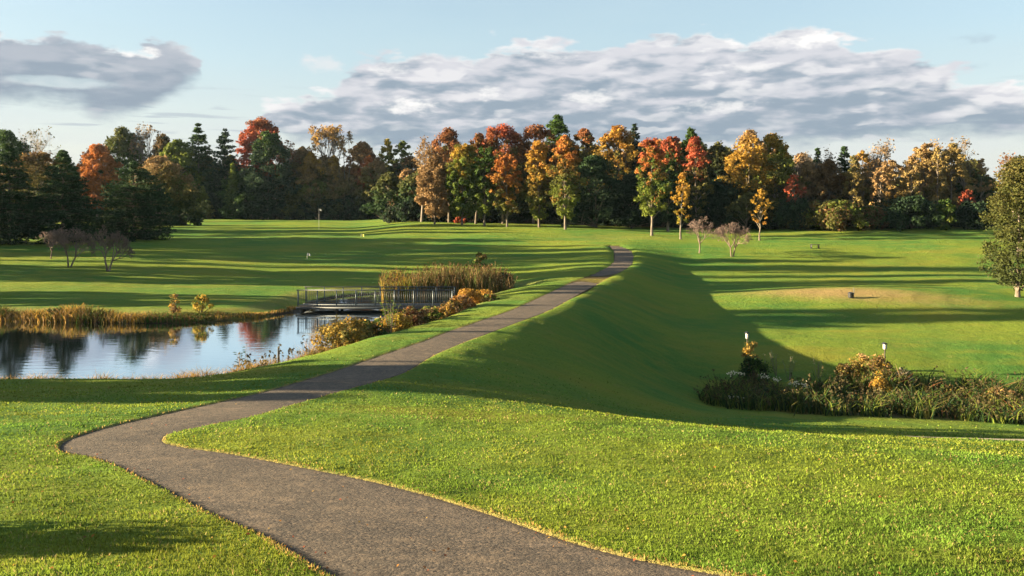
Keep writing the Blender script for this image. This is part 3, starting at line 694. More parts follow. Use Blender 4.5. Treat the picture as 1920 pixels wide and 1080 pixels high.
def baretree(name, label, cat, x, y, height, width, mat, seed=0, leaves=None, nleaf=0, group=None, stems=1, twig=0.012, depth=5, spread=0.55, clear=0.25, z=None, start=None):
    rng = np.random.RandomState(seed + 900)
    z0 = Hs(x, y) - 0.05 if z is None else z
    root = empty(name, (x, y, z0), label, cat, group)
    limbs = []; twigs = []; tips = []
    def grow(p, d, L, r, k):
        nseg = 2; q = p
        for i in range(nseg):
            d2 = unit(d + rng.randn(3) * 0.10 + np.array([0, 0, 0.05])); q2 = q + d2 * L / nseg
            (limbs if k > depth - 3 else twigs).append((q, q2, r * (1 - 0.3 * i / nseg), r * (1 - 0.3 * (i + 1) / nseg))); q = q2; d = d2
        if k == 0: tips.append(q); return
        for j in range(3 if k < depth else 4):
            sp = spread * (0.6 + 0.8 * rng.rand()); w_ = unit(np.cross(d, rng.randn(3)))
            grow(q if j else q, unit(d * math.cos(sp) + w_ * math.sin(sp)), L * (0.62 + 0.22 * rng.rand()), max(r * 0.58, twig), k - 1)
    for s in range(stems):
        a = rng.rand() * 6.28 if stems == 1 else s * 2 * np.pi / stems + 0.6
        d0 = unit(np.array([math.cos(a) * 0.18 * (stems > 1) * 1.6, math.sin(a) * 0.18 * (stems > 1), 1.0])); grow(np.array([math.cos(a) * 0.1, 0.0, -0.1]), d0, height * clear + 0.1, height * 0.016 + 0.025, depth)
    P = np.array(tips); zmax = P[:, 2].max(); wmax = np.percentile(np.abs(P[:, :2] - P[:, :2].mean(0)), 96)
    S = np.array([width / 2 / wmax, width / 2 / wmax, height / zmax])
    sc_ = lambda L: [(a * S, b * S, r, q) for a, b, r, q in L]
    vv, ff = tube_mesh(sc_(limbs), 5); add_mesh('trunk', vv, ff, mat, smooth=True, parent=root)
    vv, ff = tube_mesh(sc_(twigs), 3); cr = add_mesh('crown', vv, ff, mat, parent=root)
    if leaves and nleaf:
        n = nleaf; c = (P * S)[rng.randint(0, len(P), n)] + rng.randn(n, 3) * 0.25
        lf = max(0.16, 0.0021 * y); V4, p, ci = leaf_cloud(rng, c, np.full(n, 0.1), 1, lf)
        col = pick(rng, [pal(q) for q in leaves], n) * (0.7 + 0.6 * rng.rand(n, 1))
        add_mesh('leaves', V4, np.arange(len(V4)).reshape(-1, 4), M_leaf, cols=np.repeat(col, 4, 0), parent=root)
    return root

def bush(name, label, cat, x, y, height, width, cols, seed=0, leaf=0.12, group=None, depth_=None, stalks=True, z=None, dens=1.0, mat=None):
    """one mesh: leaf clusters on a spray of thin stems"""
    rng = np.random.RandomState(seed + 1300); z0 = Hs(x, y) - 0.03 if z is None else z
    dpth = depth_ or width; K = int(np.clip(26 * dens * max(1, width / 2), 14, 120))
    t = rng.rand(K) ** 0.8; ang = rng.rand(K) * 6.283; wob = 1 + 0.2 * np.sin(ang * 3 + seed) + 0.15 * np.sin(ang * 5 + seed * 2)
    rad = np.sqrt(np.clip(1 - t ** 2 * 0.85, 0, 1)) * (0.4 + 0.6 * rng.rand(K) ** 0.5) * wob
    rc = (0.13 + 0.10 * rng.rand(K)) * min(height, width) * 1.1
    cen = np.stack([np.cos(ang) * rad * (width / 2 - rc * 0.5), np.sin(ang) * rad * (dpth / 2 - rc * 0.5), rc * 0.4 + t * (height - rc)], -1)
    per = int(np.clip((rc.mean() / leaf) ** 2 * 12, 11, 70))
    V4, p, ci = leaf_cloud(rng, cen, rc, per, leaf, 0.4, 0.9)
    C = np.array([pal(c) for c in cols]); cl = rng.randint(0, len(C), K)[ci]; alt = rng.randint(0, len(C), len(ci)); use = np.where(rng.rand(len(ci)) < 0.7, cl, alt)
    col = C[use] * (0.75 + 0.5 * rng.rand(K))[ci][:, None] * (0.7 + 0.6 * rng.rand(len(ci), 1))
    sel = rng.choice(K, min(K, 26), replace=False)
    segs = [(np.array([cen[i, 0] * 0.25, cen[i, 1] * 0.25, -0.05]), cen[i], 0.018, 0.006) for i in sel]
    vv, ff = tube_mesh(segs, 4); n4 = len(V4)
    allv = np.concatenate([V4, vv]); allf = np.concatenate([np.arange(n4).reshape(-1, 4), ff + n4])
    cc = np.concatenate([np.repeat(col, 4, 0), np.tile(np.array([[0.10, 0.075, 0.05]]), (len(vv), 1))])
    o = add_mesh(name, allv, allf, mat or M_leaf, cols=cc); o.location = (x, y, z0); return tag(o, label, cat, group)

def blades(name, X, Y, h, w, cols, label, cat, mat=None, lean=0.18, seed=0, z=None, heads=None, segn=2):
    """bent ribbon blades standing at X, Y; returns one stuff object"""
    rng = np.random.RandomState(seed + 77); n = len(X); Z = H(X, Y) - 0.02 if z is None else z
    a = rng.rand(n) * 6.283; la = rng.rand(n) * 6.283; l = h * lean * (0.3 + 1.4 * rng.rand(n))
    e = np.stack([np.cos(a), np.sin(a), 0 * a], -1) * (w[:, None] / 2)
    P = []
    for s in range(segn + 1):
        f = s / segn; c = np.stack([X + np.cos(la) * l * f * f, Y + np.sin(la) * l * f * f, Z + h * f * (1 - 0.12 * f * lean / 0.18)], -1)
        ww = 1 - 0.85 * f ** 2; P += [c - e * ww, c + e * ww]
    P = np.stack(P, 1); nv = P.shape[1]; base = np.arange(n)[:, None] * nv
    f4 = np.concatenate([np.stack([base[:, 0] + 2 * s, base[:, 0] + 2 * s + 1, base[:, 0] + 2 * s + 3, base[:, 0] + 2 * s + 2], -1) for s in range(segn)])
    cc = np.repeat(cols, nv, 0)
    VV = P.reshape(-1, 3)
    if heads is not None:
        m_, hs, hc = heads; idx_ = np.where(rng.rand(n) < m_)[0]
        tipc = P[idx_, -2:].mean(1); kq = 5
        C = np.repeat(tipc, kq, 0) + rng.randn(len(tipc) * kq, 3) * hs * np.array([0.25, 0.25, 0.7]); V4, p, ci = leaf_cloud(rng, C, np.full(len(C), hs * 0.3), 1, hs)
        f4 = np.concatenate([f4, np.arange(len(V4)).reshape(-1, 4) + len(VV)]); VV = np.concatenate([VV, V4])
        cc = np.concatenate([cc, np.repeat(np.array(hc)[None] * (0.6 + 0.8 * rng.rand(len(C), 1)), 4, 0)])
    o = add_mesh(name, VV, f4, mat or M_reed, cols=cc); return tag(o, label, cat, kind='stuff')

def X_(px, D): return (px - 960) / FPX * D
def top_h(topy, D, x):  # height of a thing whose top is seen at photo row topy
    return EYE - (topy - HOR) / FPX * D - Hs(x, D)

# ---- the trees of the wood and the fairway, photo column, distance, top row, width in px
S = [0]
def T(kind, label, px, D, topy, wpx, cols, **kw):
    if px < 780 and D > 100: D = 178 + (D - 121) * 1.0 if D > 118 or px > 150 and D > 110 else D + 8
    S[0] += 1; x = X_(px, D); h = top_h(topy, D, x); w_ = wpx / FPX * D * (1.0 if kind in 'cb' else 1.12 if kind == 't' else 0.98); kw.setdefault('seed', S[0] * 13)
    if kind == 'c': return conifer(kw.pop('name', 'conifer_tree'), label, 'tree', x, D, h, w_, cols, **kw)
    if kind == 'b': return baretree(kw.pop('name', 'bare_tree'), label, 'tree', x, D, h, w_, kw.pop('mat', M_graytwig), **kw)
    return broadleaf(kw.pop('name', 'maple_tree' if kind == 'm' else 'broadleaf_tree'), label, 'tree', x, D, h, w_, cols, **kw)

# dark evergreens above the pond
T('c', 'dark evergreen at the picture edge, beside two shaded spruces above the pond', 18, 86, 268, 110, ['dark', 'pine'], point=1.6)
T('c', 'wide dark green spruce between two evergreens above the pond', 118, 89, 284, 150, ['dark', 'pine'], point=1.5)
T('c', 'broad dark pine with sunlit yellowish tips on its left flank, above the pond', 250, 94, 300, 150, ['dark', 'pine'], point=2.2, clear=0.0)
T('c', 'small yellow-green pine with bare lower stem on the fairway before the dark wood', 380, 122, 350, 46, ['olive', 'lime'], clear=0.1)
# wood behind, from the left
T('t', 'deep green tree behind the edge evergreen, dense upright crown', 14, 124, 243, 95, ['dark', 'green'], shape='egg')
T('b', 'bare grey tree sticking up behind the round brown crown', 62, 126, 236, 80, None, seed=5, leaves=['olive', 'grey'], nleaf=400)
T('t', 'round brown-olive crown behind the spruces, below the bare grey tree', 66, 108, 284, 105, ['dark', 'olive', 'brown'], shape='round')
T('t', 'narrow dark green crown behind the wide spruce', 122, 118, 282, 60, ['dark', 'green'], shape='oval')
T('m', 'small bright orange maple showing over the dark evergreens', 182, 122, 270, 78, ['rust', 'orange', 'orange'], shape='round')
T('t', 'olive green tree rising behind the orange maple', 236, 130, 238, 88, ['dark', 'green', 'olive'], shape='egg')
T('b', 'thin beige tree with sparse leaves beside the olive green tree', 277, 130, 232, 62, None, seed=9, leaves=['tan', 'grey'], nleaf=900)
T('t', 'dark brown-green tree between the beige tree and the yellow-green one', 310, 128, 252, 62, ['dark', 'dark', 'brown'], shape='oval')
T('t', 'low round olive-brown crown right above the broad pine', 300, 108, 292, 130, ['dark', 'olive', 'tan'], shape='dome')
T('t', 'yellow-green tree before the tall green conifer', 332, 125, 262, 70, ['green', 'lime', 'lime'], shape='round')
T('c', 'tall fresh green conifer next to the yellow-green tree', 372, 128, 232, 80, ['dark', 'green'], point=2.0)
T('c', 'blackish green pine with ragged crown, neighbour of the red maple', 422, 127, 242, 70, ['dark', 'dark'], point=2.4, gappy=0.25)
T('c', 'slim light green spruce at the foot of the blackish pine', 436, 121, 305, 40, ['pine', 'lime'])
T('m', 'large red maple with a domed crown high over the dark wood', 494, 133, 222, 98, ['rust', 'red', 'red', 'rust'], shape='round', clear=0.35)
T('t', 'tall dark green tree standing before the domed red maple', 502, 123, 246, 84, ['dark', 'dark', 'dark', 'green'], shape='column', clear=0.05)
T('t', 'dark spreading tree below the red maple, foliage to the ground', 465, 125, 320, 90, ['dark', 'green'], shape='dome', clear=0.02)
T('t', 'brownish thin-leaved tree next to the tall dark green tree', 562, 130, 274, 66, ['dark', 'olive', 'tan'], shape='oval', gap=0.15)
T('b', 'tan tree with a bare feathery top, tallest of the brown ones', 606, 131, 234, 76, None, seed=21, leaves=['tan', 'gold', 'tan'], nleaf=2600)
T('t', 'golden-brown low crown beneath the bare feathery top', 604, 129, 290, 70, ['dark', 'olive', 'tan'], shape='oval')
for i_, (px_, ty_) in enumerate(((636, 258), (646, 268), (655, 262))):
    D_ = 183; x_ = X_(px_, D_); h_ = top_h(ty_, D_, x_)
    rt = empty('dead_tree', (x_, D_, Hs(x_, D_)), ['bare dead trunk, tallest and first of three poles against the sky', 'short middle pole of the three dead trunks', 'dead trunk nearest the tan-orange tree, third of three poles'][i_], 'tree', 'dead trunks standing in a gap of the wood')
    r_ = random.Random(i_); segs = []; p_ = np.array([0, 0, -0.1])
    for j in range(6):
        q_ = np.array([(j + 1) * 0.05 * r_.uniform(-1, 1), 0, h_ * (j + 1) / 6]); segs.append((p_, q_, 0.16 - 0.02 * j, 0.14 - 0.02 * j)); p_ = q_
        if j > 1: segs.append((q_, q_ + np.array([r_.uniform(-.6, .6), r_.uniform(-.3, .3), 0.5]), 0.04, 0.015))
    vv, ff = tube_mesh(segs, 6); add_mesh('trunk', vv, ff, M_bark, smooth=True, parent=rt)
T('t', 'tan-orange tree beside the dead trunks', 680, 131, 266, 72, ['dark', 'rust', 'tan'], shape='egg')
T('m', 'small glowing red maple set against the tan-orange tree', 690, 126, 292, 48, ['rust', 'red', 'orange'], shape='oval', clear=0.4)
T('t', 'yellow pointed tree, first of a yellow pair against the sky', 722, 131, 260, 42, ['olive', 'lime', 'yellow'], shape='egg')
T('t', 'yellow-green rounder tree, second of the yellow pair', 748, 131, 264, 44, ['dark', 'olive', 'lime'], shape='round')
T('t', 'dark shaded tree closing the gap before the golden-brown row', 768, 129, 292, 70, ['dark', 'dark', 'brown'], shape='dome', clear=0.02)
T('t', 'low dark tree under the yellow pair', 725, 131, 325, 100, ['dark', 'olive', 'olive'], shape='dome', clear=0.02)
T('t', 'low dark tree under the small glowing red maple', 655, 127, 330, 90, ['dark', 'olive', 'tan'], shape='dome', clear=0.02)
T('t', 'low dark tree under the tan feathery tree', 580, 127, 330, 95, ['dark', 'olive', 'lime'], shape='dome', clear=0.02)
# centre row along the fairway
T('m', 'golden-brown maple that opens the coloured row, leafy almost to the grass', 815, 119, 290, 84, ['tan', 'tan', 'tan', 'brown'], shape='oval', clear=0.1, trunk_mat=M_palebark)
T('t', 'tan tree with thin crown behind the golden-brown maple', 842, 128, 240, 80, ['brown', 'tan', 'rust'], shape='egg', gap=0.1)
T('m', 'yellow-green maple with an orange left flank in the fairway row', 866, 118, 268, 76, ['lime', 'green', 'lime', 'gold'], shape='column', clear=0.1)
T('t', 'rust-topped dark tree behind the yellow-green maple', 892, 126, 248, 56, ['dark', 'olive', 'rust'], shape='oval')
T('m', 'slender green maple between the yellow-green one and the small orange one', 908, 117, 272, 56, ['lime', 'green', 'green'], shape='column', clear=0.1)
T('m', 'wide red-orange crown behind the slender green maple', 943, 128, 231, 100, ['dark', 'olive', 'olive', 'rust', 'red'], shape='round')
T('m', 'short bright orange maple with green lower sides in the fairway row', 951, 116, 288, 64, ['lime', 'olive', 'amber', 'orange', 'orange'], shape='column', clear=0.12, trunk_mat=M_palebark)
T('t', 'russet-brown broad crown behind the tall yellow-green maple', 1000, 129, 233, 86, ['dark', 'brown', 'rust'], shape='round')
T('t', 'grey-green tree, highest point of the whole wood', 1040, 134, 215, 56, ['dark', 'green', 'green'], shape='round')
T('m', 'tall olive-yellow maple with an orange tip in the fairway row', 1011, 115, 262, 60, ['lime', 'olive', 'gold', 'amber'], shape='column', clear=0.1)
T('m', 'tall orange maple with green lower right side, trunk on open grass', 1060, 110, 254, 72, ['lime', 'lime', 'olive', 'amber', 'orange'], shape='oval', clear=0.12, trunk_mat=M_palebark)
T('m', 'faded red crown just behind the tall orange maple', 1092, 127, 240, 72, ['dark', 'olive', 'olive', 'rust'], shape='round')
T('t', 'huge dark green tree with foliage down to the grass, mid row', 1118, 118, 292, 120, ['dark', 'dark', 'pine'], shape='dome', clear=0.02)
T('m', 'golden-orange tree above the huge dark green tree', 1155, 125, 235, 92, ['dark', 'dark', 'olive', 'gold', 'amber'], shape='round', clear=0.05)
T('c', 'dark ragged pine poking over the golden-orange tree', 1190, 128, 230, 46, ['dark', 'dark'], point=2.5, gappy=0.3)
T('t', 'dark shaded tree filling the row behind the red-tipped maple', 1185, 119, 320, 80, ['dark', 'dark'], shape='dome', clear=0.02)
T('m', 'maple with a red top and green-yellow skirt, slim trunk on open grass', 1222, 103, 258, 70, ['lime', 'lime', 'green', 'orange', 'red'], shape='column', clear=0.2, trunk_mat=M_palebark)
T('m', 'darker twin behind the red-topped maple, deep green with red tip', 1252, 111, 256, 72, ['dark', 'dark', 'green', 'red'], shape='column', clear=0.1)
T('m', 'young golden maple on a thin trunk in the open grass', 1276, 99.5, 320, 46, ['lime', 'gold', 'gold', 'amber'], shape='oval', clear=0.23, trunk_mat=M_palebark)
T('t', 'green tree peeping out behind the tall red crown', 1292, 128, 240, 50, ['dark', 'green'], shape='egg')
T('m', 'tall red crown behind the young golden maple', 1306, 116, 255, 56, ['dark', 'olive', 'olive', 'red', 'red'], shape='column', clear=0.1)
T('t', 'dull olive round tree beside the tall red crown', 1346, 126, 266, 62, ['dark', 'dark', 'olive'], shape='round', clear=0.05)
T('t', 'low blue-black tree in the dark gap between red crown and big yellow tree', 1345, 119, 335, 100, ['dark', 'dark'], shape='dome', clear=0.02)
T('t', 'big yellow-gold tree with an open crown', 1402, 119, 244, 84, ['dark', 'olive', 'gold', 'gold', 'tan'], shape='egg', gap=0.08)
T('t', 'big olive-yellow tree, right neighbour of the yellow-gold one', 1454, 119, 249, 86, ['dark', 'olive', 'lime', 'gold'], shape='egg', gap=0.12)
T('m', 'small gold tree on a dark thin trunk before the big yellow tree', 1424, 98.5, 352, 40, ['amber', 'gold', 'gold'], shape='egg', clear=0.26, leaf=0.2)
T('t', 'dim low tree behind the small gold tree', 1400, 112, 360, 70, ['dark', 'olive'], shape='dome', clear=0.05)
T('m', 'little scarlet maple in the dark foot of the wood', 1491, 112, 326, 38, ['crimson', 'red', 'red'], shape='round', clear=0.4)
# right-hand wood
T('b', 'thin grey leafless tree beyond the little scarlet maple', 1508, 122, 285, 50, None, seed=31, leaves=['grey'], nleaf=300)
T('c', 'lone dark pine tip in the wood beyond the scarlet maple', 1533, 121, 277, 34, ['dark', 'pine'], point=2.2, gappy=0.2)
T('t', 'brown tree between the lone pine tip and the clump of pines', 1552, 118, 298, 60, ['dark', 'brown', 'brown'], shape='egg', gap=0.1)
T('c', 'dark green pine with a spread top next to the gold trees', 1583, 121, 272, 52, ['dark', 'pine'], point=2.6, gappy=0.2)
T('t', 'amber tree with a pointed top and pale stems below', 1621, 117, 281, 47, ['olive', 'olive', 'tan', 'gold'], shape='egg', gap=0.38, trunk_mat=M_palebark)
T('b', 'silvery bare tree, tallest between the amber tree and the gold block', 1660, 120, 260, 62, None, seed=37, leaves=['grey', 'tan'], nleaf=1100, mat=M_palebark)
T('t', 'golden tree with a bright yellow foot', 1682, 115, 300, 56, ['gold', 'straw', 'tan'], shape='column', gap=0.38)
T('t', 'gold-brown tree, left half of the tall gold block', 1732, 117, 268, 62, ['olive', 'tan', 'straw', 'tan'], shape='column', gap=0.38)
T('t', 'bright gold tree, right half of the tall gold block', 1783, 117, 268, 62, ['brown', 'straw', 'straw', 'straw'], shape='column', gap=0.38)
T('b', 'grey bare tree over the gold block, at its far end', 1814, 120, 257, 60, None, seed=41, leaves=['grey', 'tan'], nleaf=900)
T('t', 'thin tan tree that ends the wood before the sky gap', 1838, 117, 296, 37, ['olive', 'tan', 'tan'], shape='oval', gap=0.38)
T('m', 'faint small red maple at the foot of the thin tan tree', 1812, 112, 355, 32, ['crimson', 'red'], shape='round', clear=0.35)
T('b', 'bare reddish tree behind the nearest big olive tree', 1900, 100, 285, 60, None, seed=43, leaves=['brown', 'rust'], nleaf=900)
T('t', 'yellow-brown tree at the picture edge behind the big olive tree', 1925, 92, 318, 90, ['olive', 'olive', 'gold'], shape='round', clear=0.05)
T('t', 'tan thin-crowned tree filling the gap beside the lone dark pine tip', 1515, 118, 300, 56, ['olive', 'tan', 'tan'], shape='oval', gap=0.2, trunk_mat=M_palebark)
T('t', 'olive-gold tree between the spread-topped pine and the amber tree', 1600, 116, 292, 44, ['olive', 'straw', 'olive'], shape='egg', gap=0.38, trunk_mat=M_palebark)
T('t', 'tan open tree under the silvery bare one', 1648, 114, 300, 42, ['gold', 'tan', 'tan'], shape='column', gap=0.38, trunk_mat=M_palebark)
T('t', 'gold-green tree wedged before the left half of the gold block', 1708, 113, 290, 45, ['lime', 'straw', 'tan'], shape='oval', gap=0.38)
T('t', 'mustard tree wedged between both halves of the gold block', 1758, 114, 275, 40, ['olive', 'straw', 'straw'], shape='oval', gap=0.38)
T('b', 'feathery grey-tan tree rising between both halves of the gold block', 1750, 118, 262, 54, None, seed=47, leaves=['tan', 'gold'], nleaf=1200, mat=M_palebark)
T('b', 'wispy bare tree beside the spread-topped pine', 1563, 119, 280, 46, None, seed=49, leaves=['tan', 'grey'], nleaf=700)
T('t', 'ochre tree beside the brownish thin-leaved one', 585, 126, 285, 56, ['olive', 'tan', 'gold'], shape='oval', gap=0.12)
T('t', 'tan crown between the feathery tree and the dead trunks', 626, 127, 292, 44, ['olive', 'tan', 'gold'], shape='oval', gap=0.12)
T('b', 'wispy tan tree just right of the tall dark green tree', 542, 129, 262, 46, None, seed=51, leaves=['tan', 'rust'], nleaf=1500)
T('b', 'slim bare-topped tree at the gap before the coloured row', 790, 128, 256, 46, None, seed=53, leaves=['tan', 'brown'], nleaf=1300)
T('t', 'olive round tree below the tan-orange one and the yellow pair', 706, 124, 300, 52, ['olive', 'olive', 'tan'], shape='round', clear=0.03)
# the near tree on the right
T('t', 'big olive-green tree standing alone on the slope, dark trunk in the grass', 1908, 61, 292, 124, [(0.036, 0.048, 0.014), (0.055, 0.066, 0.017), (0.070, 0.076, 0.018), (0.095, 0.082, 0.022)], name='solitary_tree', shape='oval', clear=0.05, dens=2.3, leaf=0.14)
# shrubs along the wood's foot
def SH(label, px, D, topy, wpx, cols, **kw):
    S[0] += 1; x = X_(px, D); return bush('shrub', label, 'shrub', x, D, top_h(topy, D, x), wpx / FPX * D, cols, seed=S[0] * 7, leaf=0.30, **kw)
SH('rounded olive shrub glowing in the sun below the pine tips', 1568, 110, 374, 128, ['olive', 'lime', 'olive', 'brown'])
SH('wide blackish shrub at the foot of the gold block', 1700, 111, 368, 140, ['dark', 'dark', 'pine'])
SH('narrow green shrub between two dark ones', 1772, 109, 372, 40, ['green', 'lime', 'green'])
SH('dark shrub beneath the thin tan tree', 1825, 110, 378, 80, ['dark', 'dark'])
SH('brown-green shrub beside the rounded olive one', 1632, 111, 385, 60, ['olive', 'green', 'brown'])
SH('dark shrub at the foot of the little scarlet maple', 1490, 112, 368, 80, ['dark', 'dark', 'pine'])
SH('dark shrub under the dim low tree by the small gold tree', 1455, 114, 378, 60, ['dark', 'dark', 'olive'])
SH('low red-brown shrub under the yellow-green maple', 864, 124, 402, 26, ['red', 'crimson', 'rust'])

# leafless ornamental trees
for px_, D_, ty_, w_, st_, sd_, lb in ((1312, 86, 403, 58, 1, 3, 'small bare pinkish tree on one dark stem in the sunny fairway'),
                                       (1373, 84, 414, 54, 2, 4, 'small bare pinkish tree forking from the ground, beside the single-stemmed one'),
                                       (130, 68.5, 424, 76, 2, 6, 'bare mauve tree in the shade above the pond, before the wide spruce'),
                                       (203, 67, 419, 70, 2, 8, 'bare mauve tree in the shade before the broad pine'),
                                       (95, 74, 432, 60, 1, 12, 'smallest bare mauve tree, behind the shaded pair')):
    x_ = X_(px_, D_); baretree('ornamental_tree', lb, 'tree', x_, D_, top_h(ty_, D_, x_), w_ / FPX * D_, M_twig, seed=sd_, stems=st_, depth=6, spread=0.55, twig=0.014, clear=0.30, group='leafless ornamental trees')

# ---- the depth of the wood: copies of a few trees
protos = []
def copy_tree(o, loc, rz, s, label=None):
    c = o.copy(); COL.objects.link(c); c.location = loc; c.rotation_euler = (0, 0, rz); c.scale = s
    if label: c['label'] = label
    for ch in o.children:
        d = ch.copy(); COL.objects.link(d); d.parent = c
    return c
WL = 'dark tree in the shaded depth of the wood behind the coloured trees'
WG = 'shaded trees in the depth of the wood'
for i_, cols_ in enumerate((['dark', 'olive', 'olive'], ['dark', 'brown', 'tan'], ['dark', 'pine', 'olive'], ['dark', 'olive', 'tan'])):
    protos.append(broadleaf('woodland_tree', WL, 'tree', -100 + i_ * 5, 150 + i_, 10.0, 6.5, cols_, shape='dome', clear=0.03, seed=700 + i_, group=WG, leaf=0.42, z=4.0))
rr = random.Random(5)
def sky_limit(px):
    return np.interp(px, [-400, 0, 100, 140, 400, 560, 780, 850, 1200, 1480, 1520, 1840, 1850, 1875, 1900, 2300], [285, 280, 290, 305, 275, 306, 304, 268, 258, 268, 302, 288, 395, 395, 340, 320])
for row, D_ in enumerate((137, 146)):
    x_ = -160.0 + row * 1.7
    while x_ < 112:
        d_ = D_ + rr.uniform(-2, 2) + (52 if x_ / D_ < -0.12 * 1.36 else 0) - (max(0, x_ - 22) * 0.35 if x_ < 60 else 13)
        px_ = 960 + x_ / d_ * FPX
        h_ = EYE + (HOR - sky_limit(px_) - rr.uniform(0, 24)) / FPX * d_ - Hs(x_, d_)
        if h_ > 2.2:
            zz = Hs(x_, d_) - 0.1
            copy_tree(rr.choice(protos), (x_, d_, zz), rr.uniform(0, 6.28), (rr.uniform(0.95, 1.3) * (1.3 if d_ > 170 else 1),) * 2 + (h_ / 10.0,))
        x_ += rr.uniform(3.6, 5.0) * (1.3 if d_ > 170 else 1)
# low dark undergrowth along the wood's edge
UL = 'low dark bush in the undergrowth along the edge of the wood'
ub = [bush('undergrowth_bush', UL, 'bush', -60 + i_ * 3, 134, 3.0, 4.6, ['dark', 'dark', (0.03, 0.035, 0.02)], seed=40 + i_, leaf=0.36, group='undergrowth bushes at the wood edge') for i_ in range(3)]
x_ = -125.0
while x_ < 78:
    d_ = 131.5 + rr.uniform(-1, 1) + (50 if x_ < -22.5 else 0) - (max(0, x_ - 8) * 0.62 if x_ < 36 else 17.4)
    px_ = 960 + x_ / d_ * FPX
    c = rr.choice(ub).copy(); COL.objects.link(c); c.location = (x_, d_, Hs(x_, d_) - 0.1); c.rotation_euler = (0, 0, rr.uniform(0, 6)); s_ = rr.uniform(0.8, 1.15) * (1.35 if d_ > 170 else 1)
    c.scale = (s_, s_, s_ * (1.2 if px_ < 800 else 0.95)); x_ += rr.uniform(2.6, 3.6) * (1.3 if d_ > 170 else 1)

# ---- tall trees west of the picture, which throw the long bands of shade
def shade_tree(x, y, h, w_, sd_, lab=None):
    return broadleaf('fairway_tree', lab or 'tall green tree on the western edge of the fairway', 'tree', x, y, h, w_, ['dark', 'green', 'olive'], shape='egg', clear=0.05, seed=sd_, leaf=0.5, dens=1.2, group='tall trees on the western edge of the golf course')
pr = None; k_ = 0
bands = [  # y of the band, tree x, height, width, x where the band was read off
    (21.4, -44, 8.2, 3.4, -10), (23.6, -42, 9.5, 2.4, -8), (26.4, -40, 17, 4.6, -4), (35.2, -46, 12.5, 0.9, -4), (39.4, -46, 12.0, 0.8, -2), (45.0, -50, 12.5, 1.9, 0),
    (51.6, -54, 12.8, 3.0, -8), (55.0, -50, 23, 3.6, 10),
    (63.2, -60, 18, 2.4, -10), (66.0, -60, 18, 4.2, -10), (69.0, -60, 24, 3.0, 0), (73.2, -62, 25, 1.5, 10),
    (77.5, -66, 25, 4.2, 0), (81.0, -69, 20, 4.4, 0), (84.8, -70, 17, 4.4, 0), (88.5, -72, 16, 3.4, 0),
    (96.6, -78, 17, 1.4, 0), (104.0, -76, 16, 3.8, -10), (108.0, -76, 16, 4.2, -10)]
prot = shade_tree(-90, 60, 10, 5, 800); prot2 = shade_tree(-92, 66, 10, 5, 801)
for j, (y_, x_, h_, w_, xr_) in enumerate(bands):
    y_ = y_ - math.cos(R(SUN_AZ)) / math.sin(R(SUN_AZ)) * (xr_ - x_)
    c = copy_tree((prot, prot2)[j % 2], (x_, y_, Hs(x_, y_) - 0.1), j * 1.3, (w_ / 5 * 1.12, w_ / 5 * 1.12, h_ / 10))

bush('shrub', 'round green garden shrub on the lawn west of the path bend', 'shrub', -8.4, 7.65, 0.98, 2.5, ['green', 'dark'], seed=5, leaf=0.09, dens=2)
# ------------------------------------------------------------------ pond margins
rng = np.random.RandomState(21)
def pick_cols(n, names, p=None): return pick(rng, [pal(c) for c in names], n, p) * (0.65 + 0.7 * rng.rand(n, 1))
# cattail bed behind the bridge
n = 5200; px_ = rng.uniform(716, 960, n); D_ = rng.uniform(57.5, 61.5, n); X = X_(px_, D_); hh = np.interp(px_, [716, 760, 860, 930, 960], [1.7, 1.9, 2.35, 2.3, 1.3]) * (0.6 + 0.5 * rng.rand(n))
cc = np.where((px_ < 775)[:, None] & (rng.rand(n, 1) < 0.7), pick_cols(n, ['lime', 'olive', 'gold']), pick_cols(n, ['tan', (0.22, 0.16, 0.07), 'olive', 'brown', 'green']))
blades('cattail_reeds', X, D_, hh * (0.62 + 0.7 * vnoise(X, D_, 0.8, 63)), np.full(n, 0.05), cc, 'tall tan cattail reeds crowding the inlet behind the footbridge', 'reeds', seed=1, z=np.zeros(n), heads=(0.16, 0.09, (0.10, 0.06, 0.03)))
# golden grass along the far bank
n = 5200; pn = rng.rand(n); X = -32 + 21 * pn; Yb0 = np.interp(X, [-45, -30, -22, -18, -15, -13.6], [47.5, 46.6, 45.6, 45.9, 48.0, 51]); Y = Yb0 + rng.uniform(-0.15, 1.1, n)
hh = (0.35 + 0.45 * rng.rand(n)) * np.interp(X, [-32, -24, -22, -18.5, -16, -11], [1.2, 1.0, 0.8, 0.55, 0.4, 0.4]) * (0.35 + 1.2 * vnoise(X, Y, 0.9, 64))
blades('bank_grass', X, Y, hh, np.full(n, 0.055), np.where((vnoise(X, Y, 0.5, 65) > 0.55)[:, None], pick_cols(n, ['olive', 'green', 'brown']), pick_cols(n, [(0.32, 0.19, 0.05), 'gold', 'tan', 'olive'])), 'tall golden grass fringing the far bank of the pond', 'grass', seed=2, lean=0.4)
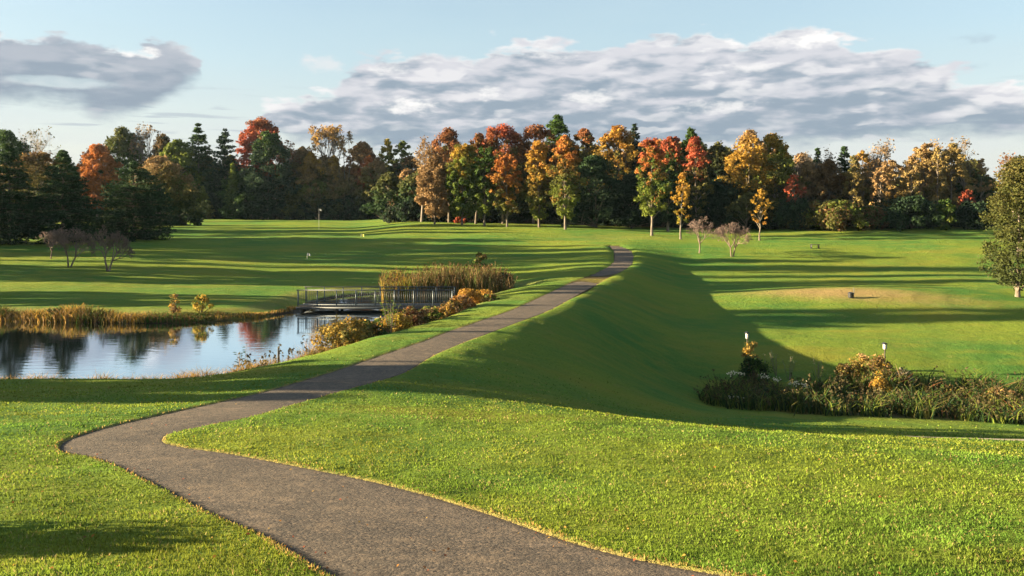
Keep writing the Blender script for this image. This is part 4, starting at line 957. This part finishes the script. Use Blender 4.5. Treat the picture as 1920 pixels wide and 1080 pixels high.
# near shore and dam shore fringe
n = 5200; k2 = rng.rand(n); Pn = np.array([(-20, 30.1), (-15.5, 29.6), (-12.5, 29.9), (-10.4, 31.0), (-8.9, 33.4), (-7.7, 36.5)]); tS = np.linspace(0, 1, 6)
X = np.interp(k2, tS, Pn[:, 0]) + rng.normal(0, 0.22, n); Y = np.interp(k2, tS, Pn[:, 1]) - 0.10 + rng.normal(0, 0.22, n)
hh = (0.16 + 0.32 * rng.rand(n)) * np.interp(k2, [0, 0.35, 0.55, 0.75, 1], [1.9, 1.9, 1.8, 1.9, 2.0]) * (0.4 + 1.1 * vnoise(X, Y, 1.2, 66)); ok = sdf(X, Y, POND) > -0.5
blades('shore_grass', X[ok], Y[ok], hh[ok], np.full(ok.sum(), 0.02), pick_cols(ok.sum(), [(0.42, 0.27, 0.10), 'tan', 'gold', 'olive']), 'thin dry grass along the near shore of the pond', 'grass', seed=3, lean=0.5)
# tall weeds with dark heads before the water
n = 110; px_ = np.concatenate([rng.normal(455, 9, 30), rng.normal(500, 16, 50), rng.normal(560, 22, 30)]); D_ = 31.8 + (px_ - 455) * 0.018 + rng.normal(0, 0.3, n)
blades('tall_weeds', X_(px_, D_), D_, 0.55 + 0.75 * rng.rand(n), np.full(n, 0.03), pick_cols(n, ['tan', 'olive', 'brown']), 'tall thin weeds with dark seed heads at the water edge', 'weeds', seed=4, lean=0.12, heads=(0.7, 0.10, (0.06, 0.05, 0.03)))

n = 3600; k2 = rng.rand(n); Pn = np.array([(-8.9, 33.4), (-7.7, 36.5), (-6.1, 40), (-5.0, 44), (-4.2, 48), (-3.6, 51.0)]); tS = np.linspace(0, 1, 6)
X = np.interp(k2, tS, Pn[:, 0]) + rng.uniform(-0.2, 1.25, n); Y = np.interp(k2, tS, Pn[:, 1]) + rng.normal(0, 0.3, n)
blades('dam_weeds', X, Y, (0.25 + 0.55 * rng.rand(n)) * (0.5 + 0.9 * vnoise(X, Y, 1.0, 67)), np.full(n, 0.03), pick_cols(n, ['tan', 'gold', 'olive', 'lime', 'green', 'brown']), 'tangled yellow-green weeds under the bushes on the dam shore', 'weeds', seed=5, lean=0.5)
BG = 'autumn bushes along the dam shore'
def B(label, px, D, topy, wpx, cols, name='autumn_bush', group=BG, leaf=0.10, **kw):
    S[0] += 1; x = X_(px, D); return bush(name, label, 'bush', x, D, max(0.4, top_h(topy, D, x)) * 1.15, wpx / FPX * D * 1.45, cols, seed=S[0] * 5, leaf=leaf, group=group, **kw)
YG = (0.27, 0.185, 0.035); OY = (0.36, 0.19, 0.035)
B('large yellow bush at the water edge, first of the dam row', 648, 35.2, 603, 82, [YG, 'gold', YG, 'olive'], dens=1.6)
B('dark brown-yellow bush behind the large yellow one', 697, 36.4, 604, 60, ['olive', 'brown', 'gold', 'green'], dens=1.4)
B('bright lemon bush under the big-leaved green plant', 741, 38.2, 592, 48, [YG, 'yellow', 'gold'], dens=1.4)
B('purple-brown bush next to the bright lemon one', 778, 39.8, 580, 44, ['brown', 'tan', 'rust', 'olive'], dens=1.3)
B('pale tan bush with a green foot, mid row', 806, 41.0, 578, 34, ['tan', 'lime', 'olive'], dens=1.2)
B('orange-pink bush in the middle of the dam row', 832, 43.2, 572, 40, ['amber', 'tan', 'gold', 'olive'], dens=1.2)
B('rusty orange bush close to the bridge end', 862, 45.6, 556, 44, ['amber', 'tan', 'rust', 'brown'], dens=1.2)
B('vivid orange-yellow bush at the bridge end', 878, 48.6, 545, 46, [OY, 'amber', 'gold'], dens=1.3)
B('golden bush, last of the dam row next to the path', 906, 50.0, 545, 44, [OY, 'gold', 'amber'], dens=1.3)
B('olive bush filling in behind the large yellow bush and the dark one', 668, 36.6, 606, 50, ['olive', 'lime', YG, 'tan'], dens=1.3)
B('green-yellow bush between the dark brown-yellow one and the lemon one', 718, 38.6, 600, 40, ['lime', 'olive', YG], dens=1.3)
B('straw-coloured bush between the lemon one and the purple-brown one', 760, 40.2, 590, 36, ['tan', YG, 'olive'], dens=1.2)
B('low green bush under the pale tan one, at the lawn edge', 820, 40.6, 592, 34, ['green', 'lime', 'olive'], dens=1.2)
B('tan-yellow bush between the orange-pink and the rusty orange ones', 848, 44.6, 566, 34, ['tan', YG, 'olive'], dens=1.2)
B('small olive bush at the foot of the golden bush by the path', 918, 48.4, 562, 30, ['olive', 'lime', 'tan'], dens=1.2)
B('dark weedy bush behind the cattail reeds', 900, 62.5, 484, 30, ['green', 'olive', 'brown'], name='weedy_bush', group=None, leaf=0.14)
B('dull brown bush at the end of the cattail reeds', 944, 59.5, 514, 44, ['brown', 'tan', 'dark'], name='weedy_bush', group=None, leaf=0.14)
B('small thin yellow bush on the far bank', 375, 47.6, 556, 30, ['yellow', 'lime', 'gold'], name='bank_bush', group=None, dens=0.5, leaf=0.10)
B('thin pale weed clump on the far bank beside the small yellow bush', 328, 47.2, 554, 18, ['tan', 'gold', 'olive'], name='bank_bush', group=None, dens=0.5, leaf=0.09)
B('low grey-green bush between golden bank grasses', 105, 46.8, 578, 28, ['green', 'olive', 'dark'], name='bank_bush', group=None)

# big-leaved green plant
def big_leaf_plant(x, y, h, label, nst=9, seed=0, col='lime'):
    rng = np.random.RandomState(seed); r = empty('leafy_plant', (x, y, Hs(x, y)), label, 'plant'); segs = []; VV = []
    for i in range(nst):
        a = rng.rand() * 6.28; tip = np.array([math.cos(a) * h * 0.25, math.sin(a) * h * 0.25, h * (0.75 + 0.3 * rng.rand())]); b = np.array([math.cos(a) * 0.05, math.sin(a) * 0.05, -0.03]); segs.append((b, tip, 0.012, 0.006))
        for k3 in range(11):
            f = 0.35 + 0.65 * k3 / 10; p = b + (tip - b) * f; a2 = rng.rand() * 6.28; d = np.array([math.cos(a2), math.sin(a2), 0.25 + 0.3 * rng.rand()]); d /= np.linalg.norm(d); L = h * 0.11; sdv = np.cross(d, [0, 0, 1]); sdv /= np.linalg.norm(sdv)
            VV += [p, p + d * L * 0.5 + sdv * L * 0.22, p + d * L + np.array([0, 0, -L * 0.3]), p + d * L * 0.5 - sdv * L * 0.22]
    vv, ff = tube_mesh(segs, 4); add_mesh('stem', vv, ff, M_bark, parent=r); VV = np.array(VV)
    add_mesh('foliage', VV, np.arange(len(VV)).reshape(-1, 4), M_leaf, cols=np.tile(pal(col), (len(VV), 1)) * (0.8 + 0.4 * rng.rand(len(VV), 1)), parent=r)
x_ = X_(733, 37.2); big_leaf_plant(x_, 37.2, top_h(566, 37.2, x_), 'tall lime green big-leaved plant among the yellow shore bushes', 12, 3, (0.17, 0.26, 0.03))
x_ = X_(452, 31.6); big_leaf_plant(x_, 31.6, top_h(650, 31.6, x_), 'dark leafy weed standing at the water edge alone', 4, 5, 'green')

# ------------------------------------------------------------------ footbridge
def boxes(bl):
    """list of (cx,cy,cz,sx,sy,sz)"""
    c = np.array([(-1, -1, -1), (1, -1, -1), (1, 1, -1), (-1, 1, -1), (-1, -1, 1), (1, -1, 1), (1, 1, 1), (-1, 1, 1)]) * 0.5
    f = np.array([(0, 3, 2, 1), (4, 5, 6, 7), (0, 1, 5, 4), (1, 2, 6, 5), (2, 3, 7, 6), (3, 0, 4, 7)])
    V_ = np.concatenate([c * np.array(b[3:]) + np.array(b[:3]) for b in bl]); F_ = np.concatenate([f + 8 * i for i in range(len(bl))]); return V_, F_
BX0, BX1, BYc = -13.45, -3.75, 51.5; BL = BX1 - BX0; BW = 1.9; DZ = 0.30
br = empty('footbridge', ((BX0 + BX1) / 2, BYc, 0.0), 'grey steel footbridge with railings low over the pond inlet', 'bridge')
def bpart(name, bl, mat, kind=None, parent=br):
    v, f = boxes(bl); o = add_mesh(name, v, f, mat, parent=parent)
    if kind: o['kind'] = kind
    return o
pw = 0.2; first = None; npk = int(BL / pw)
for i in range(npk):
    xx = -BL / 2 + (i + 0.5) * BL / npk
    if first is None: first = bpart('plank', [(0, 0, 0, BL / npk - 0.012, BW - 0.1, 0.045)], M_plank); o = first
    else: o = first.copy(); COL.objects.link(o); o.parent = br
    o.location = (xx, 0, DZ + 0.02)
for sgn in (-1, 1):
    bpart('beam', [(0, sgn * (BW / 2), DZ - 0.06, BL + 0.3, 0.10, 0.15)], M_darksteel)
    yr = sgn * (BW / 2 + 0.02)
    npst = 8
    for i in range(npst + 1):
        xx = -BL / 2 + i * BL / npst
        bpart('post', [(xx, yr, DZ + 0.56, 0.07, 0.07, 0.96)], M_steel)
    bpart('handrail', [(0, yr, DZ + 1.07, BL + 0.2, 0.08, 0.06)], M_darksteel)
    bpart('lower_rail', [(0, yr, DZ + 0.15, BL + 0.1, 0.05, 0.05)], M_steel)
    bl = []
    nbal = int(BL / 0.13)
    for i in range(nbal):
        xx = -BL / 2 + (i + 0.5) * BL / nbal; bl.append((xx, yr, DZ + 0.605, 0.014, 0.014, 0.86))
    bpart('baluster', bl, M_steel, 'stuff')
for xx in (-BL / 2 + 2.4, BL / 2 - 2.4):
    for sgn in (-1, 1): bpart('pile', [(xx, sgn * 0.75, -0.45, 0.16, 0.16, 1.24)], M_stake)
for xx in (-BL / 2 - 0.1, BL / 2 + 0.1): bpart('abutment', [(xx, 0, -0.15, 0.7, 2.1, 0.52)], M_stake)

# ------------------------------------------------------------------ valley wetland on the right
rng = np.random.RandomState(33)
n = 15000; X = rng.uniform(8.6, 34, n); Y = rng.uniform(32.2, 40.6, n) + 0.04 * (X - 10)
lim = (X - 8.6) * 3 + 33.2; ok = (Y > np.interp(X, [8.6, 12], [34.8, 32.8]) - 1.0 + 1.8 * vnoise(X, Y * 0, 0.6, 31) + 0.5 * rng.rand(n)) & (Y < np.interp(X, [8.6, 12, 40], [37.5, 41.2, 42])); ok &= vnoise(X, Y, 1.1, 77) > 0.30; X, Y = X[ok], Y[ok]; n = len(X)
cl = vnoise(X, Y, 0.9, 9); hh = (0.45 + 1.0 * rng.rand(n) ** 1.4) * (0.40 + 1.15 * cl)
prob = rng.rand(n) * 0.6 + 0.4 * vnoise(X, Y, 0.7, 12) + (X - 18) * 0.012  # ditch shade put into the leaf colours: fewer tan ones towards the dam
cc = np.where((prob > 0.84)[:, None], pick_cols(n, ['brown', 'tan', 'olive', 'rust']), pick_cols(n, ['dark', 'pine', 'green', 'olive', 'lime']))
blades('marsh_weeds', X, Y, hh, 0.03 + 0.04 * rng.rand(n), cc, 'dense marsh weeds, coloured darker for shade, filling the ditch below the lawn', 'weeds', seed=8, lean=0.5, heads=(0.22, 0.09, (0.075, 0.060, 0.030)))
MG = 'bushes in the marshy ditch'
def MB(label, px, D, topy, wpx, cols, nm='marsh_bush', **kw):
    S[0] += 1; x = X_(px, D); return bush(nm, label, 'bush', x, D, max(0.35, top_h(topy, D, x)), wpx / FPX * D, cols, seed=S[0] * 3, leaf=0.085, group=MG, **kw)
GD = (0.21, 0.145, 0.035)
MB('goldenrod clump in flower below the first white nest box', 1409, 41.6, 636, 36, [GD, 'gold', 'olive'], 'goldenrod_clump', dens=1.1)
MB('dark leafy bush under the first goldenrod clump', 1412, 41.0, 668, 66, ['dark', 'green'], dens=1.3)
MB('broad goldenrod clump below the second white nest box', 1632, 41.4, 662, 90, [GD, 'gold', 'tan', 'olive'], 'goldenrod_clump', dens=1.6)
MB('low goldenrod clump at the dark ditch, under the broad one', 1652, 39.2, 706, 44, [GD, 'gold'], 'goldenrod_clump')
MB('grey-brown seeded weed bush by the broad goldenrod', 1690, 40.4, 690, 50, ['olive', 'grey', 'dark'], dens=1.2)
MB('tan-orange goldenrod clump standing left of the broad one', 1582, 41.5, 678, 34, [GD, 'tan', 'olive'], 'goldenrod_clump')
MB('rusty weed bush far along the ditch', 1880, 38.4, 728, 90, ['brown', 'tan', 'olive', GD], dens=1.6)
MB('brown-gold weed bush in the middle of the ditch', 1760, 39.5, 718, 80, ['brown', 'gold', 'green'], dens=1.5)
MB('reddish weed bush low at the end of the ditch', 1888, 34.0, 768, 70, ['brown', 'tan', 'olive'], dens=1.3)
MB('dark green bush in the front of the ditch', 1450, 37.2, 728, 110, ['dark', 'dark', 'pine'], dens=1.6)
MB('dark brown bush in the front of the ditch, half hidden', 1620, 36.6, 738, 130, ['dark', 'brown', 'pine'], dens=1.6)
MB('dark olive bush near the gravel path', 1780, 35.8, 752, 120, ['dark', 'olive', 'green'], dens=1.6)
for i_, (px_, D_, ty_, lb) in enumerate(((1436, 41.8, 664, 'pale green leafy stalk next to the first goldenrod clump'), (1456, 42.0, 652, 'tallest pale green stalk, between two shorter ones'), (1479, 41.6, 664, 'broad-leaved light green stalk after the tallest one'), (1533, 41.8, 672, 'lone light green stalk before the tan-orange goldenrod'))):
    x_ = X_(px_, D_); big_leaf_plant(x_, D_, max(0.5, top_h(ty_, D_, x_)), lb, 5, 50 + i_, (0.14, 0.20, 0.07))
def flower_head(px, D, py, label):
    x = X_(px, D); zt = EYE - (py - HOR) / FPX * D; z0 = Hs(x, D); r = empty('white_flower', (x, D, z0), label, 'flower', 'white flowers over the marsh weeds'); h = max(0.4, zt - z0)
    vv, ff = tube_mesh([(np.array([0, 0, 0.]), np.array([0.03, 0, h]), 0.01, 0.007)], 4); add_mesh('stem', vv, ff, M_stake, parent=r)
    q = np.random.RandomState(int(px)); c = np.array([0.03, 0, h]) + q.randn(26, 3) * np.array([0.11, 0.09, 0.05]); V4, p, ci = leaf_cloud(q, c, np.full(26, 0.03), 2, 0.06)
    add_mesh('flower_cluster', V4, np.arange(len(V4)).reshape(-1, 4), M_leaf, cols=np.tile(np.array([[0.62, 0.56, 0.42]]), (len(V4), 1)), parent=r)
for px_, py_, D_, lb in ((1371, 699, 38.4, 'white flower head at the start of the row'), (1386, 700, 38.4, 'white flower head close to the first one'), (1432, 705, 38.2, 'third white flower head, over the dark bush'),
                         (1457, 712, 38.0, 'white flower head in the middle of the row'), (1486, 718, 37.8, 'small white flower head past the middle one'), (1512, 722, 37.6, 'last white flower head of the row'),
                         (1376, 750, 36.0, 'lone white flower head low in the weeds')): flower_head(px_, D_, py_, lb)

# ------------------------------------------------------------------ small things
def place(name, label, cat, px, D, group=None):
    x = X_(px, D); return empty(name, (x, D, Hs(x, D)), label, cat, group), x
def nest_box(px, D, topy, label):
    r, x = place('nest_box', label, 'nest box', px, D, 'white nest boxes on poles'); h = top_h(topy, D, x)
    v, f = boxes([(0, 0, h / 2 - 0.2, 0.05, 0.05, h - 0.3)]); add_mesh('pole', v, f, M_stake, parent=r)
    v, f = boxes([(0, 0, h - 0.22, 0.13, 0.17, 0.28)]); b = add_mesh('box', v, f, M_white, parent=r)
    v = np.array([(-.13, -.13, h - 0.078), (.13, -.13, h - 0.078), (.13, .13, h - 0.078), (-.13, .13, h - 0.078), (0, -.13, h), (0, .13, h)])
    me = bpy.data.meshes.new('roof'); me.from_pydata([tuple(q) for q in v], [], [(3, 2, 1, 0), (0, 1, 4), (2, 3, 5), (1, 2, 5, 4), (3, 0, 4, 5)]); me.materials.append(M_black)
    o = bpy.data.objects.new('roof', me); COL.objects.link(o); o.parent = r
    an = np.arange(10) / 10 * 6.283; ring = np.stack([0.03 * np.cos(an), np.full(10, -0.0975), h - 0.18 + 0.03 * np.sin(an)], -1)
    me = bpy.data.meshes.new('entrance_hole'); me.from_pydata([tuple(q) for q in ring], [], [tuple(range(10))]); me.materials.append(M_black); o = bpy.data.objects.new('entrance_hole', me); COL.objects.link(o); o.parent = r
nest_box(1401, 42.6, 622, 'white nest box on a pole above the small goldenrod clump')
nest_box(1659, 42.4, 642, 'white nest box on a pole behind the broad goldenrod clump')

def flag(px, D, topy, mat, label, fs=0.35):
    r, x = place('golf_flag', label, 'golf flag', px, D, 'golf flags on the greens'); h = top_h(topy, D, x)
    vv, ff = tube_mesh([(np.array([0, 0, -0.05]), np.array([0, 0, h]), 0.02, 0.016)], 6); add_mesh('pole', vv, ff, M_white, parent=r)
    q = []; fcs = []
    for i in range(6):
        for j in (0, 1): q.append((0.02 + fs * i / 5, 0.05 * math.sin(i * 1.2), h - 0.02 - j * fs * 0.7 - 0.02 * i))
    fcs = [(2 * i, 2 * i + 2, 2 * i + 3, 2 * i + 1) for i in range(5)]
    me = bpy.data.meshes.new('cloth'); me.from_pydata(q, [], fcs); me.materials.append(mat); o = bpy.data.objects.new('cloth', me); COL.objects.link(o); o.parent = r
flag(598, 122, 391, M_white, 'white flag on the far green before the dark wood', 0.38)
flag(677, 100, 438, M_yellow, 'yellow flag in the sunlit strip of fairway', 0.4)
flag(576, 78, 474, M_white, 'pale flag in the shaded fairway beyond the bridge', 0.3)

def tee_box(px, D, label, pole=0.0):
    r, x = place('tee_bin', label, 'bin', px, D, 'small black bins on the tees')
    prof = [(0.0, 0.0), (0.17, 0.0), (0.19, 0.05), (0.21, 0.34), (0.19, 0.38), (0.12, 0.42), (0, 0.43)]; seg = 14; v = []; f = []
    for rad_, zz in prof:
        for s_ in range(seg): a = s_ / seg * 6.283; v.append((rad_ * math.cos(a), rad_ * math.sin(a), zz))
    for i in range(len(prof) - 1):
        for s_ in range(seg): f.append((i * seg + s_, i * seg + (s_ + 1) % seg, (i + 1) * seg + (s_ + 1) % seg, (i + 1) * seg + s_))
    me = bpy.data.meshes.new('barrel'); me.from_pydata(v, [], f); me.materials.append(M_black); o = bpy.data.objects.new('barrel', me); COL.objects.link(o); o.parent = r
    if pole:
        vv, ff = tube_mesh([(np.array([0.24, 0, -0.02]), np.array([0.24, 0, pole]), 0.018, 0.018)], 5); add_mesh('pole', vv, ff, M_steel, parent=r)
tee_box(1595, 59.0, 'small black bin on the dry brown bank', 0.75)
def bench(px, D, label):
    r, x = place('bench', label, 'bench', px, D)
    for k3 in range(3): v, f = boxes([(0, -0.14 + 0.14 * k3, 0.43, 1.0, 0.11, 0.04)]); add_mesh('seat_slat', v, f, M_black, parent=r)
    for sx in (-0.4, 0.4):
        v, f = boxes([(sx, 0, 0.205, 0.06, 0.36, 0.41)]); add_mesh('leg', v, f, M_black, parent=r)
bench(1528, 89, 'tiny dark bench on the sunny far fairway')
for px_, D_, h_, lb in ((332, 30.3, 0.42, 'dark stake at the near shore, by the dry grass'), (70, 30.5, 0.30, 'short dark stake at the near shore close to the picture edge'), (252, 30.0, 0.2, 'lowest stake at the near shore, amid dry grass'), (521, 32.2, 0.9, 'tall dark stake among the shore weeds')):
    x_ = X_(px_, D_); vv, ff = tube_mesh([(np.array([0, 0, -0.2]), np.array([0.02, 0, h_]), 0.035, 0.03), (np.array([0.02, 0, h_]), np.array([0.02, 0, h_ + 0.01]), 0.03, 0.002)], 7)
    o = add_mesh('wooden_stake', vv, ff, M_stake, smooth=True); o.location = (x_, D_, max(Hs(x_, D_), -0.1)); tag(o, lb, 'stake', 'wooden stakes at the near shore')
